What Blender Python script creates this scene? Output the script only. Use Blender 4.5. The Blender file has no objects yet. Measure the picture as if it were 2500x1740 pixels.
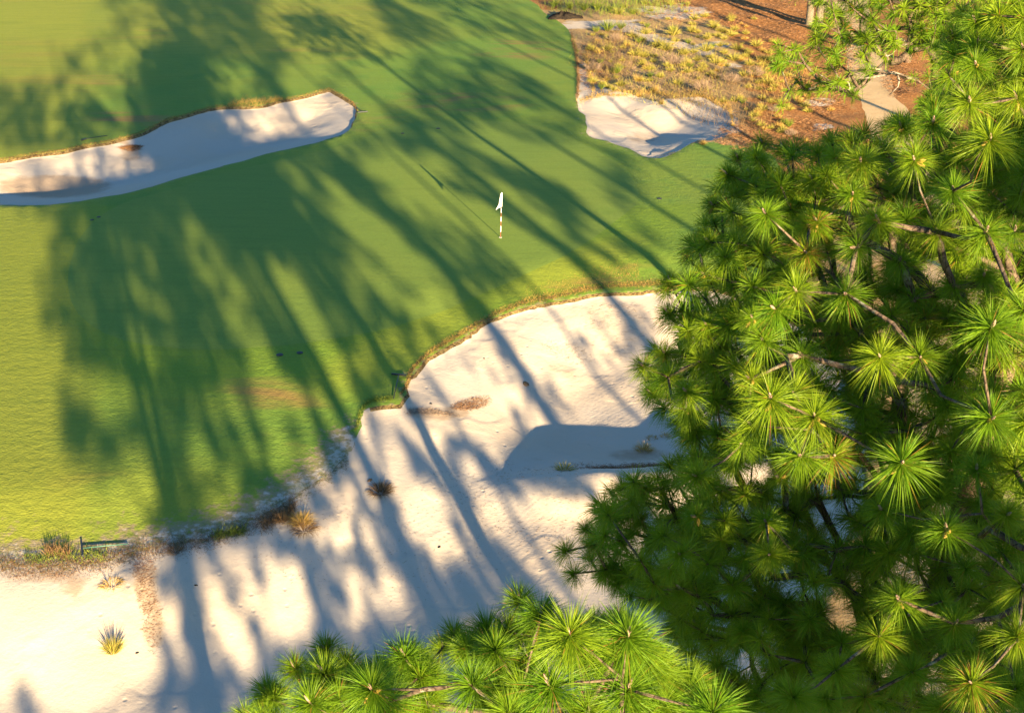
import bpy, bmesh, math, random
import numpy as np
from mathutils import Vector
from mathutils.geometry import delaunay_2d_cdt

# ---------------------------------------------------------------- camera, sky, sun, exposure
SC = bpy.context.scene
COL = SC.collection
CAM_H = 18.55
F = 3000.0                       # focal length in photo pixels (photo 2500 x 1740)
PITCH = math.radians(24.5)
SUN_EL = math.radians(9.0)
SH_AZ = math.radians(21.2)       # shadows run this much left of straight ahead
SUN_POWER = 5.0
SKY_STRENGTH = 0.059
EXPOSURE = 2.46

cd = bpy.data.cameras.new('camera')
cam = bpy.data.objects.new('camera', cd)
COL.objects.link(cam)
cam.location = (0, 0, CAM_H)
cam.rotation_euler = (math.radians(90) - PITCH, 0, 0)
cd.sensor_width = 36.0
cd.lens = 36.0 * F / 2500.0
cd.clip_start = 0.1
cd.clip_end = 3000
SC.camera = cam

world = bpy.data.worlds.new('World')
SC.world = world
world.use_nodes = True
wn = world.node_tree
wn.nodes.clear()
wo = wn.nodes.new('ShaderNodeOutputWorld')
bg = wn.nodes.new('ShaderNodeBackground')
sky = wn.nodes.new('ShaderNodeTexSky')
sky.sky_type = 'NISHITA'
sky.sun_disc = False
sky.dust_density = 0.3
sky.sun_elevation = SUN_EL
sky.sun_rotation = math.radians(180) - SH_AZ
sky.ozone_density = 4.0
bg.inputs['Strength'].default_value = SKY_STRENGTH
wn.links.new(sky.outputs[0], bg.inputs['Color'])
wn.links.new(bg.outputs[0], wo.inputs['Surface'])

sl = bpy.data.lights.new('sun', 'SUN')
sl.energy = SUN_POWER
sl.angle = math.radians(0.45)
sl.color = (1.0, 0.74, 0.43)
so = bpy.data.objects.new('sun', sl)
COL.objects.link(so)
SUND = Vector((math.sin(SH_AZ) * math.cos(SUN_EL), -math.cos(SH_AZ) * math.cos(SUN_EL), math.sin(SUN_EL)))
so.rotation_euler = SUND.to_track_quat('Z', 'Y').to_euler()
so.location = (30, -60, 60)

SC.view_settings.view_transform = 'Standard'
SC.view_settings.look = 'None'
SC.view_settings.gamma = 1
SC.view_settings.exposure = EXPOSURE
try:
    SC.cycles.max_bounces = 6
    SC.cycles.transparent_max_bounces = 8
except Exception:
    pass

rng = np.random.default_rng(7)
random.seed(7)
CP, SP = math.cos(PITCH), math.sin(PITCH)
CA, SA = math.cos(SH_AZ), math.sin(SH_AZ)
TE = math.tan(SUN_EL)

# ---------------------------------------------------------------- helpers
def ray(px, py):
    u = (np.asarray(px, float) - 1250.0) / F
    v = (np.asarray(py, float) - 870.0) / F
    d = np.stack([u, CP - v * SP, -(SP + v * CP)], -1)
    return d

def at_dist(px, py, dist):
    """point seen at photo pixel px,py at a slant distance"""
    d = ray(px, py)
    d = d / np.linalg.norm(d, axis=-1, keepdims=True)
    return np.array([0, 0, CAM_H]) + d * dist

def project(P):
    P = np.asarray(P, float)
    x, y, z = P[..., 0], P[..., 1], CAM_H - P[..., 2]
    dep = y * CP + z * SP
    dep = np.where(dep < 0.1, 0.1, dep)
    return 1250 + F * x / dep, 870 + F * (z * CP - y * SP) / dep

def sstep(a, b, x):
    t = np.clip((x - a) / (b - a), 0, 1)
    return t * t * (3 - 2 * t)

def H0(x, y):
    z = 0.10 * np.sin(x * 0.13 + 1.0) * np.sin(y * 0.11) + 0.06 * np.sin(x * 0.31 + y * 0.23)
    z = z * np.clip(1 - (y - 90) / 60, 0, 1)
    return z + 0.022 * np.clip(y - 72, 0, 90)

def on_base(px, py, zo=0.0):
    d = ray(px, py)
    x = np.zeros(np.shape(px)); y = x.copy(); z = x.copy()
    for _ in range(6):
        t = (z - CAM_H) / d[..., 2]
        x = d[..., 0] * t; y = d[..., 1] * t
        z = H0(x, y) + zo
    return np.stack([x, y], -1)

def resample(P, step=0.3, closed=True, wob=0.05, seed=1):
    """Catmull-Rom through P, resampled, with a small organic wobble"""
    r = np.random.default_rng(seed)
    P = np.asarray(P, float)
    n = len(P)
    out = []
    rngi = range(n) if closed else range(n - 1)
    for i in rngi:
        if closed:
            a, b, c, d = P[(i - 1) % n], P[i], P[(i + 1) % n], P[(i + 2) % n]
        else:
            a, b, c, d = P[max(i - 1, 0)], P[i], P[i + 1], P[min(i + 2, n - 1)]
        L = np.linalg.norm(c - b)
        k = max(1, int(L / step))
        k = min(k, 60)
        for j in range(k):
            t = j / k
            if L > 25:
                out.append(b + (c - b) * t)
            else:
                out.append(0.5 * ((2 * b) + (-a + c) * t + (2 * a - 5 * b + 4 * c - d) * t * t + (-a + 3 * b - 3 * c + d) * t ** 3))
    if not closed:
        out.append(P[-1])
    out = np.array(out)
    w = r.normal(size=out.shape) * wob
    w = (w + np.roll(w, 1, 0) + np.roll(w, -1, 0)) / 1.7
    return out + w

def sdist(pts, poly):
    """signed distance, positive inside"""
    pts = np.asarray(pts, float)
    A = poly; B = np.roll(poly, -1, 0)
    res = np.empty(len(pts))
    for s in range(0, len(pts), 4000):
        p = pts[s:s + 4000]
        ab = B - A
        ap = p[:, None, :] - A[None]
        t = np.clip((ap * ab).sum(-1) / np.maximum((ab * ab).sum(-1), 1e-9), 0, 1)
        dd = ap - ab[None] * t[..., None]
        d = np.sqrt((dd ** 2).sum(-1).min(1))
        y0 = A[:, 1][None]; y1 = B[:, 1][None]; py = p[:, 1][:, None]; px = p[:, 0][:, None]
        cond = (y0 > py) != (y1 > py)
        xi = A[:, 0][None] + (py - y0) * (B[:, 0] - A[:, 0])[None] / np.where(np.abs(y1 - y0) < 1e-9, 1e-9, y1 - y0)
        ins = (np.sum(cond & (px < xi), 1) % 2) == 1
        res[s:s + 4000] = np.where(ins, d, -d)
    return res

def pdist(pts, line):
    pts = np.asarray(pts, float)
    A = line[:-1]; B = line[1:]
    best = np.full(len(pts), 1e9); tb = np.zeros(len(pts))
    for i in range(len(A)):
        ab = B[i] - A[i]
        t = np.clip(((pts - A[i]) @ ab) / max(ab @ ab, 1e-9), 0, 1)
        d = np.linalg.norm(pts - A[i] - ab * t[:, None], axis=1)
        m = d < best
        best[m] = d[m]; tb[m] = (i + t[m]) / len(A)
    return best, tb

# ---------------------------------------------------------------- outlines traced on the ground
B1_PX = [(-260, 425), (-120, 405), (0, 392), (78, 378), (157, 368), (220, 353), (274, 345), (333, 329), (392, 302), (431, 288), (490, 270),
         (549, 261), (627, 259), (686, 245), (745, 235), (796, 220), (827, 229), (858, 251), (874, 274), (864, 296),
         (858, 314), (803, 341), (666, 372), (521, 412), (431, 437), (333, 465), (223, 486), (118, 500), (0, 501), (-120, 505), (-260, 500)]
B2_PX = [(1405, 246), (1418, 271), (1431, 292), (1431, 318), (1442, 336), (1484, 344), (1510, 357), (1550, 373), (1584, 384), (1615, 385),
         (1642, 376), (1668, 360), (1689, 350), (1702, 342), (1734, 342), (1760, 334), (1786, 321), (1793, 302), (1786, 282), (1747, 252),
         (1705, 237), (1655, 242), (1628, 240), (1602, 250), (1563, 233), (1523, 231), (1484, 231), (1458, 240), (1426, 226)]
B3_PX = [(-500, 1400), (-200, 1390), (0, 1376), (118, 1380), (196, 1372), (274, 1366), (330, 1345), (412, 1330), (520, 1303), (600, 1275), (680, 1236),
         (740, 1198), (800, 1152), (850, 1112), (868, 1080), (873, 1050), (880, 1012), (897, 992), (935, 987), (967, 986), (980, 968),
         (994, 939), (1013, 903), (1055, 868), (1114, 833), (1165, 803), (1216, 775), (1278, 752), (1349, 740), (1427, 721),
         (1486, 714), (1545, 710), (1600, 708), (1740, 705), (1900, 760), (2060, 880), (2120, 1050), (2100, 1250), (2020, 1450), (1960, 1750), (1850, 2100), (1000, 2600), (-600, 2600), (-900, 1900)]
WASTE_PX = [(1290, -60), (1316, 16), (1339, 39), (1374, 58), (1392, 81), (1408, 116), (1408, 158), (1410, 189), (1404, 223), (1412, 250), (1440, 300),
            (1480, 332), (1560, 362), (1610, 375), (1660, 358), (1700, 350), (1747, 347), (1773, 354), (1826, 357), (1873, 370), (1920, 430), (1990, 560),
            (1960, 660), (1900, 730), (1960, 800), (2030, 950), (2060, 1150), (2000, 1400), (1950, 1700), (1900, 2300), (3800, 2600), (6000, 1500), (6000, 400), (3400, -60), (2500, -150), (2000, -100)]
PATH_PX = [(2040, -90), (2000, -20), (2020, 40), (2062, 110), (2073, 194), (2105, 256), (2130, 330), (2190, 500), (2210, 700), (2200, 900), (2170, 1150), (2120, 1450), (2060, 1750), (2000, 2200),
           (2900, 2200), (2700, 1750), (2560, 1400), (2480, 1100), (2450, 850), (2400, 600), (2260, 330), (2185, 235), (2176, 190), (2155, 140), (2140, 80), (2120, 20), (2130, -20), (2150, -80)]
GREEN_PX = [(635, 847), (808, 827), (950, 795), (1070, 753), (1141, 723), (1274, 669), (1388, 618), (1490, 550), (1560, 480), (1520, 410), (1420, 350),
            (1300, 305), (1100, 295), (950, 312), (860, 348), (700, 388), (560, 420), (420, 462), (280, 505), (190, 590), (170, 720), (250, 810), (430, 850)]
def outline(px, seed, wob=0.06, step=0.35, zo=0.0):
    a = np.array(px, float)
    return resample(on_base(a[:, 0], a[:, 1], zo), step, True, wob, seed)
B1 = outline(B1_PX, 11, .06, .4)
B2 = outline(B2_PX, 12, .08, .4)
B3 = outline(B3_PX, 13, .07, .3, -.3)
WASTE = outline(WASTE_PX, 14, .08, .9)
PATH = outline(PATH_PX, 15, .06, .8)
GREEN = outline(GREEN_PX, 16, .01, .6)
RIDGE = on_base(*np.array([(1120, 1090), (1250, 1098), (1400, 1105), (1540, 1100), (1680, 1085), (1800, 1080)], float).T)

PIT = on_base(1400.0, 1040.0, -1.2)
def height(x, y):
    x = np.atleast_1d(np.asarray(x, float)); y = np.atleast_1d(np.asarray(y, float))
    p = np.stack([x, y], -1)
    z = H0(x, y)
    d1, d2, d3 = sdist(p, B1), sdist(p, B2), sdist(p, B3)
    # turf rolls down to the edge of the large sand area
    z = z - 0.30 * sstep(-4.0, 0, d3)
    z = z + 0.12 * sstep(-1.5, -.2, d1) * (d1 < 0) * 0
    # far bank of the upper bunkers rises a little
    def bowl(d, lip, depth, w, lw=.14):
        return -(lip * sstep(0, lw, d) + depth * sstep(0.0, w, d))
    z = z + bowl(d1, .16, .80, 5.5)
    z = z + bowl(d2, .10, .75, 5.0, .3)
    dz3 = bowl(d3, .16, 1.05, 5.5) + .13 * sstep(0, .14, d3) * ((project(np.stack([x, y, z], -1))[0] < 860) & (y > 5))
    und = .05 * np.sin(x * 1.1 + y * .6) * np.sin(y * .9 - x * .3) + .028 * np.sin(2.3 * x + 1 + .5 * np.sin(y)) * np.sin(1.9 * y)
    z = z + und * (sstep(.6, 2.5, d3) + sstep(.6, 2.5, d1) * .8)
    rd, rt = pdist(p, RIDGE)
    z = z - .22 * np.exp(-(((x - PIT[0]) / 2.6) ** 2 + ((y - PIT[1]) / 2.2) ** 2))
    ridge = .62 * np.exp(-(rd / 1.25) ** 2) * sstep(0, .35, rt) * (d3 > 0)
    z = z + dz3 + ridge
    wv = sdist(p, WASTE)
    bump = .10 * np.sin(x * .9 + 2) * np.sin(y * .7) + .07 * np.sin(x * 1.9 + y * 1.3)
    z = z + bump * sstep(0, 3, wv) * (1 - sstep(-1, 0, sdist(p, PATH)))
    return z

def ground(px, py):
    """first hit of the pixel ray with the modelled ground"""
    d = ray(px, py)
    y0 = float(on_base(np.float64(px), np.float64(py))[1])
    ts = np.linspace(max(y0 - 8, 2), y0 + 14, 240) / d[1]
    P = d[None] * ts[:, None] + np.array([0, 0, CAM_H])
    h = height(P[:, 0], P[:, 1])
    df = P[:, 2] - h
    i = int(np.argmax(df < 0))
    if i == 0:
        return P[0]
    a = df[i - 1] / (df[i - 1] - df[i])
    return P[i - 1] + (P[i] - P[i - 1]) * a

# ---------------------------------------------------------------- materials
class NT:
    def __init__(s, name):
        s.m = bpy.data.materials.new(name); s.m.use_nodes = True
        s.t = s.m.node_tree; s.t.nodes.clear()
        s.out = s.t.nodes.new('ShaderNodeOutputMaterial')
    def n(s, typ, **kw):
        nd = s.t.nodes.new('ShaderNode' + typ)
        for k, v in kw.items():
            if k.startswith('_'):
                setattr(nd, k[1:], v)
        return nd
    def set(s, sock, v):
        if isinstance(v, (int, float)):
            sock.default_value = v
        elif isinstance(v, (tuple, list)):
            sock.default_value = tuple(v) + ((1,) if len(v) == 3 and sock.type == 'RGBA' else ())
        else:
            s.t.links.new(v, sock)
    def noise(s, vec, scale, detail=4, rough=.55, dist=0):
        nd = s.n('TexNoise'); s.set(nd.inputs['Vector'], vec) if vec is not None else None
        nd.inputs['Scale'].default_value = scale; nd.inputs['Detail'].default_value = detail
        nd.inputs['Roughness'].default_value = rough; nd.inputs['Distortion'].default_value = dist
        return nd.outputs['Fac']
    def coord(s):
        return s.n('TexCoord').outputs['Object']
    def geo(s):
        return s.n('NewGeometry').outputs['Position']
    def mapping(s, vec, scale=(1, 1, 1), rot=(0, 0, 0)):
        nd = s.n('Mapping'); s.set(nd.inputs['Vector'], vec)
        nd.inputs['Scale'].default_value = scale; nd.inputs['Rotation'].default_value = rot
        return nd.outputs[0]
    def ramp(s, fac, a, b):
        nd = s.n('MapRange'); s.set(nd.inputs['Value'], fac)
        nd.inputs['From Min'].default_value = a; nd.inputs['From Max'].default_value = b
        nd.interpolation_type = 'SMOOTHSTEP'
        return nd.outputs[0]
    def mix(s, f, a, b):
        nd = s.n('Mix', _data_type='RGBA'); s.set(nd.inputs[0], f)
        s.set(nd.inputs[6], a); s.set(nd.inputs[7], b)
        return nd.outputs[2]
    def math(s, op, a, b=0.0):
        nd = s.n('Math', _operation=op); s.set(nd.inputs[0], a); s.set(nd.inputs[1], b)
        return nd.outputs[0]
    def attr(s, name):
        nd = s.n('Attribute'); nd.attribute_name = name
        return nd.outputs['Fac']
    def bump(s, h, strength, dist, nrm=None):
        nd = s.n('Bump'); nd.inputs['Strength'].default_value = strength; nd.inputs['Distance'].default_value = dist
        s.set(nd.inputs['Height'], h)
        if nrm is not None:
            s.set(nd.inputs['Normal'], nrm)
        return nd.outputs[0]
    def bsdf(s, col, rough=.8, spec=.3, nrm=None, trans=0, tcol=None, sheen=0):
        b = s.n('BsdfPrincipled'); s.set(b.inputs['Base Color'], col)
        b.inputs['Roughness'].default_value = rough
        b.inputs['Specular IOR Level'].default_value = spec
        if sheen:
            b.inputs['Sheen Weight'].default_value = sheen
        if nrm is not None:
            s.set(b.inputs['Normal'], nrm)
        o = b.outputs[0]
        if trans > 0:
            t = s.n('BsdfTranslucent'); s.set(t.inputs['Color'], tcol if tcol is not None else col)
            mx = s.n('MixShader'); mx.inputs[0].default_value = trans
            s.t.links.new(o, mx.inputs[1]); s.t.links.new(t.outputs[0], mx.inputs[2]); o = mx.outputs[0]
        s.t.links.new(o, s.out.inputs['Surface'])
        return s.m

SAND = (.50, .45, .372)
def mat_grass(name, base, alt, patch, brown, is_green=False):
    m = NT(name); p = m.geo()
    big = m.noise(p, .09, 3)
    mid = m.noise(p, .55, 4)
    fine = m.noise(p, 9.0, 4, .7)
    c = m.mix(m.ramp(big, .38, .62), base, alt)
    c = m.mix(m.math('MULTIPLY', m.ramp(mid, .5, .75), .5), c, patch)
    st = m.noise(m.mapping(p, (.35, 1.4, 1)), .35, 5, .6, .6)
    # dry orange patches lie where the attribute says
    if not is_green:
        c = m.mix(m.math('MULTIPLY', m.attr('collar'), .6), c, (.175, .280, .020))
        f = m.math('MULTIPLY', m.ramp(st, .47, .66), m.attr('dry'))
        c = m.mix(f, c, brown)
        c = m.mix(m.math('MULTIPLY', m.attr('sunny'), .75), c, (.300, .320, .036))  # sunlit stretches painted into the turf as a brighter gold
        # thin, sandy turf at the edge of the sand
        e = m.math('ADD', m.attr('edge'), m.math('MULTIPLY', m.math('SUBTRACT', m.noise(p, 3.2, 6, .7), .5), 2.0))
        c = m.mix(m.ramp(e, .42, .75), c, (.30, .25, .13))
        c = m.mix(m.ramp(e, .75, 1.05), c, SAND)
    c = m.mix(m.math('MULTIPLY', m.ramp(fine, .35, .8), .22), c, (.03, .05, .012))
    strk = m.noise(m.mapping(p, (.25, 2.2, 1), (0, 0, .35)), 1.1, 5, .65)
    c = m.mix(m.math('MULTIPLY', m.ramp(strk, .42, .72), .35), c, tuple(k * .72 for k in alt))
    h = m.math('ADD', m.noise(p, 14, 3, .6), m.math('MULTIPLY', m.noise(p, 3.0, 3), 1.4))
    n = m.bump(h, .3 if is_green else .5, .03 if is_green else .05)
    return m.bsdf(c, .85, .12, n, sheen=0)

def mat_sand(name, tint=(0, 0, 0)):
    m = NT(name); p = m.geo()
    big = m.noise(p, .25, 4)
    fine = m.noise(p, 18, 5, .7)
    c = m.mix(m.ramp(big, .35, .7), SAND, (.52, .44, .335))
    c = m.mix(m.math('MULTIPLY', m.ramp(fine, .45, .8), .25), c, (.40, .32, .23))
    sp = m.noise(p, 5.5, 6, .75)
    c = m.mix(m.math('MULTIPLY', m.ramp(sp, .66, .74), .6), c, (.16, .12, .07))
    st = m.math('ADD', m.attr('stain'), m.math('MULTIPLY', m.math('SUBTRACT', m.noise(p, 1.6, 6, .7), .5), .9))
    c = m.mix(m.math('MULTIPLY', m.ramp(st, .40, .95), .6), c, (.28, .19, .11))
    e = m.math('ADD', m.attr('edge'), m.math('MULTIPLY', m.math('SUBTRACT', m.noise(p, 4.0, 6, .75), .5), 2.2))
    c = m.mix(m.math('MULTIPLY', m.ramp(e, .70, 1.1), .8), c, (.13, .12, .05))
    # raking ridges, scuffs and small ripples
    w = m.n('TexWave'); w.wave_type = 'BANDS'; w.inputs['Scale'].default_value = 3.4
    w.inputs['Distortion'].default_value = 5.0; w.inputs['Detail'].default_value = 3; w.inputs['Detail Scale'].default_value = .6
    m.set(w.inputs['Vector'], m.mapping(p, (.35, 1.3, 1), (0, 0, .25)))
    rk = m.math('MULTIPLY', w.outputs['Fac'], m.ramp(m.noise(p, .22, 2), .42, .62))
    h = m.math('ADD', m.math('MULTIPLY', rk, .05), m.math('ADD', m.math('MULTIPLY', m.noise(p, 1.3, 4), 1.0), m.math('MULTIPLY', m.noise(p, 9, 4, .65), .35)))
    v = m.n('TexVoronoi'); v.inputs['Scale'].default_value = 2.4; m.set(v.inputs['Vector'], p)
    ft = m.math('MULTIPLY', m.ramp(v.outputs['Distance'], .02, .22), m.ramp(m.noise(p, .5, 2), .52, .62))
    h = m.math('ADD', h, m.math('MULTIPLY', ft, .6))
    n = m.bump(h, .5, .06)
    return m.bsdf(c, .95, .08, n)

def mat_waste():
    m = NT('sandy_litter'); p = m.geo()
    n1 = m.noise(p, .8, 6, .65); n2 = m.noise(p, 7, 5, .7)
    st = m.math('ADD', m.attr('straw'), m.math('MULTIPLY', m.math('SUBTRACT', n1, .5), 1.6))
    wh = m.math('ADD', m.attr('white'), m.math('MULTIPLY', m.math('SUBTRACT', m.noise(m.mapping(p, (.6, 1.5, 1)), .6, 6, .65), .5), 2.0))
    litter = m.mix(m.ramp(n2, .35, .65), (.29, .19, .080), (.47, .33, .15))
    straw = m.mix(m.ramp(n2, .35, .65), (.25, .11, .035), (.42, .21, .075))
    c = m.mix(m.ramp(st, .45, .7), litter, straw)
    c = m.mix(m.ramp(wh, .62, .9), c, (.50, .44, .35))
    c = m.mix(m.math('MULTIPLY', m.ramp(m.noise(p, 22, 3, .8), .55, .75), .45), c, (.09, .055, .03))
    h = m.math('ADD', n1, m.math('MULTIPLY', m.noise(p, 12, 5, .75), .6))
    return m.bsdf(c, .95, .08, m.bump(h, .9, .10))

def mat_path():
    m = NT('packed_sand_track'); p = m.geo()
    c = m.mix(m.ramp(m.noise(p, .6, 5), .35, .7), (.60, .44, .235), (.50, .36, .18))
    c = m.mix(m.math('MULTIPLY', m.ramp(m.noise(p, 8, 5, .8), .55, .75), .5), c, (.22, .14, .07))
    return m.bsdf(c, .95, .08, m.bump(m.noise(p, 6, 5), .5, .05))

def mat_lip():
    m = NT('cut_turf_edge'); p = m.geo()
    c = m.mix(m.ramp(m.noise(p, 6, 5, .75), .35, .65), (.085, .055, .025), (.30, .22, .09))
    return m.bsdf(c, .95, .05, m.bump(m.noise(p, 15, 4), .9, .06))

def mat_needle(name, a, b, tr=.38):
    m = NT(name)
    t = m.attr('tint')
    c = m.mix(t, a, b)
    c = m.mix(m.ramp(t, 1.05, 1.1), c, (.26, .12, .03))
    tc = m.mix(t, tuple(min(1, k * 1.5) for k in a), tuple(min(1, k * 1.5) for k in b))
    return m.bsdf(c, .5, .25, None, tr, tc)

def mat_blade(name, a, b, tip=None, tr=.3):
    m = NT(name); t = m.attr('tint'); c = m.mix(t, a, b)
    return m.bsdf(c, .7, .2, None, tr, c)

def mat_bark(name, a=(.085, .055, .038), b=(.19, .135, .095), lichen=.0):
    m = NT(name); p = m.coord()
    v = m.n('TexVoronoi'); v.feature = 'DISTANCE_TO_EDGE'; v.inputs['Scale'].default_value = 9
    m.set(v.inputs['Vector'], m.mapping(m.math_vec(p) if False else p, (1, 1, .45)))
    n1 = m.noise(p, 14, 5, .7)
    c = m.mix(m.ramp(n1, .35, .65), a, b)
    c = m.mix(m.ramp(v.outputs['Distance'], .06, .0), c, tuple(k * .45 for k in a))
    if lichen:
        c = m.mix(m.math('MULTIPLY', m.ramp(m.noise(p, 5, 5, .7), .56, .64), lichen), c, (.22, .24, .19))
    return m.bsdf(c, .9, .1, m.bump(m.math('ADD', v.outputs['Distance'], m.math('MULTIPLY', n1, .3)), .8, .03))

def mat_plain(name, a, b=None, rough=.7, spec=.3, scale=20, tr=0, bump=0):
    m = NT(name); p = m.coord()
    n1 = m.noise(p, scale, 4)
    c = m.mix(m.ramp(n1, .35, .65), a, b or tuple(k * .75 for k in a))
    return m.bsdf(c, rough, spec, m.bump(n1, bump, .02) if bump else None, tr)

M = dict(
    fair=mat_grass('fairway_turf', (.150, .262, .036), (.185, .270, .036), (.100, .240, .036), (.27, .19, .055)),
    green=mat_grass('putting_green_turf', (.195, .276, .042), (.178, .270, .042), (.155, .256, .038), (.27, .19, .055), True),
    sand=mat_sand('bunker_sand'), waste=mat_waste(), path=mat_path(), lip=mat_lip(),
    needle=mat_needle('pine_needles', (.090, .205, .008), (.220, .300, .012)),
    needle_near=mat_needle('bright_pine_needles', (.085, .195, .008), (.180, .265, .012)),
    needle_far=mat_needle('forest_pine_needles', (.045, .09, .012), (.10, .14, .015)),
    leaf=mat_blade('oak_leaves', (.10, .16, .02), (.22, .25, .03), tr=.35),
    bark=mat_bark('pine_bark', lichen=.0), barkl=mat_bark('lichened_branch_bark', (.065, .048, .036), (.145, .108, .08), .6),
    dead=mat_plain('bleached_dead_wood', (.33, .29, .24), (.14, .11, .09), .8, .1, 12),
    oakbark=mat_bark('oak_bark', (.10, .085, .06), (.20, .17, .125), .4),
    bud=mat_plain('pine_bud', (.36, .26, .22), (.22, .13, .09), .7, .2, 40),
    cone=mat_plain('young_cone', (.34, .25, .04), (.22, .15, .03), .6, .3, 45, bump=.6),
    wire=mat_blade('wiregrass_yellow', (.21, .21, .035), (.46, .39, .08)),
    gold=mat_blade('dry_golden_grass', (.38, .25, .06), (.52, .36, .10)),
    grn=mat_blade('fresh_green_grass', (.10, .17, .02), (.24, .27, .04)),
    brown=mat_blade('withered_brown_grass', (.12, .07, .03), (.26, .17, .08)),
    litter=mat_blade('pine_straw', (.13, .06, .025), (.30, .17, .08), tr=.1),
    twig=mat_blade('grey_brown_twigs', (.17, .12, .08), (.30, .22, .15), tr=.0),
    white=mat_plain('white_paint', (.85, .85, .83), (.80, .80, .78), .4, .4),
    red=mat_plain('rust_red_paint', (.22, .06, .03), (.16, .04, .02), .5, .4),
    cloth=mat_plain('white_flag_cloth', (.86, .86, .84), (.80, .80, .78), .8, .2, 6, tr=.25),
    dark=mat_plain('black_rake_plastic', (.025, .03, .03), (.015, .018, .02), .5, .4),
    teal=mat_plain('green_rake_handle', (.05, .14, .10), (.04, .10, .08), .45, .4),
    matt_black=mat_plain('rough_black', (.018, .015, .013), (.035, .028, .02), .95, .05, 8, bump=1),
    mud=mat_plain('damp_brown_sand', (.20, .12, .06), (.28, .18, .09), .95, .05, 6, bump=1),
    stone=mat_plain('dark_plate', (.03, .035, .03), (.02, .02, .02), .6, .3),
)

# ---------------------------------------------------------------- object helpers
def link(o, parent=None):
    COL.objects.link(o)
    if parent is not None:
        o.parent = parent
    return o
def tag(o, label=None, cat=None, group=None, kind=None):
    if label: o['label'] = label
    if cat: o['category'] = cat
    if group: o['group'] = group
    if kind: o['kind'] = kind
    return o
def mesh_np(name, V, T, mat, tint=None, smooth=False):
    V = np.asarray(V, np.float32); T = np.asarray(T, np.int32)
    k = T.shape[1]
    me = bpy.data.meshes.new(name)
    me.vertices.add(len(V)); me.vertices.foreach_set('co', V.ravel())
    me.loops.add(T.size); me.loops.foreach_set('vertex_index', T.ravel())
    me.polygons.add(len(T))
    me.polygons.foreach_set('loop_start', np.arange(0, T.size, k, dtype=np.int32))
    me.polygons.foreach_set('loop_total', np.full(len(T), k, np.int32))
    if smooth:
        me.polygons.foreach_set('use_smooth', np.ones(len(T), bool))
    me.update(calc_edges=True)
    if tint is not None:
        a = me.attributes.new('tint', 'FLOAT', 'POINT'); a.data.foreach_set('value', np.asarray(tint, np.float32))
    me.materials.append(mat)
    return me
def obj(name, me, parent=None, loc=None):
    o = bpy.data.objects.new(name, me)
    if loc is not None: o.location = loc
    return link(o, parent)
def empty(name, loc, rz=0):
    o = bpy.data.objects.new(name, None); o.location = loc; o.rotation_euler = (0, 0, rz)
    o.empty_display_size = .3
    return link(o)

class Geo:
    """collects vertices and polygons for one mesh"""
    def __init__(s): s.v = []; s.f = []
    def tube(s, pts, rad, n=7, cap=True):
        pts = [Vector(p) for p in pts]
        if not hasattr(rad, '__len__'): rad = [rad] * len(pts)
        base = len(s.v); prev = None
        for i, p in enumerate(pts):
            d = (pts[min(i + 1, len(pts) - 1)] - pts[max(i - 1, 0)])
            if d.length < 1e-6: d = Vector((0, 0, 1))
            d.normalize()
            if prev is None:
                a = d.orthogonal().normalized()
            else:
                a = (prev - d * prev.dot(d))
                a = a.normalized() if a.length > 1e-5 else d.orthogonal().normalized()
            prev = a; b = d.cross(a)
            for k in range(n):
                t = 2 * math.pi * k / n
                s.v.append(tuple(p + (a * math.cos(t) + b * math.sin(t)) * rad[i]))
        for i in range(len(pts) - 1):
            for k in range(n):
                k2 = (k + 1) % n
                s.f.append((base + i * n + k, base + i * n + k2, base + (i + 1) * n + k2, base + (i + 1) * n + k))
        if cap:
            s.f.append(tuple(base + k for k in reversed(range(n))))
            s.f.append(tuple(base + (len(pts) - 1) * n + k for k in range(n)))
    def box(s, c, size, rz=0, bev=0):
        cx, cy, cz = c; sx, sy, sz = [k / 2 for k in size]
        b = len(s.v)
        for z in (-sz, sz):
            for x, y in ((-sx, -sy), (sx, -sy), (sx, sy), (-sx, sy)):
                s.v.append((cx + x * math.cos(rz) - y * math.sin(rz), cy + x * math.sin(rz) + y * math.cos(rz), cz + z))
        for q in ((3, 2, 1, 0), (4, 5, 6, 7), (0, 1, 5, 4), (1, 2, 6, 5), (2, 3, 7, 6), (3, 0, 4, 7)):
            s.f.append(tuple(b + k for k in q))
    def mesh(s, name, mat, smooth=True):
        me = bpy.data.meshes.new(name); me.from_pydata(s.v, [], s.f)
        me.update(); me.materials.append(mat)
        if smooth: me.polygons.foreach_set('use_smooth', [True] * len(me.polygons))
        return me

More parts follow.
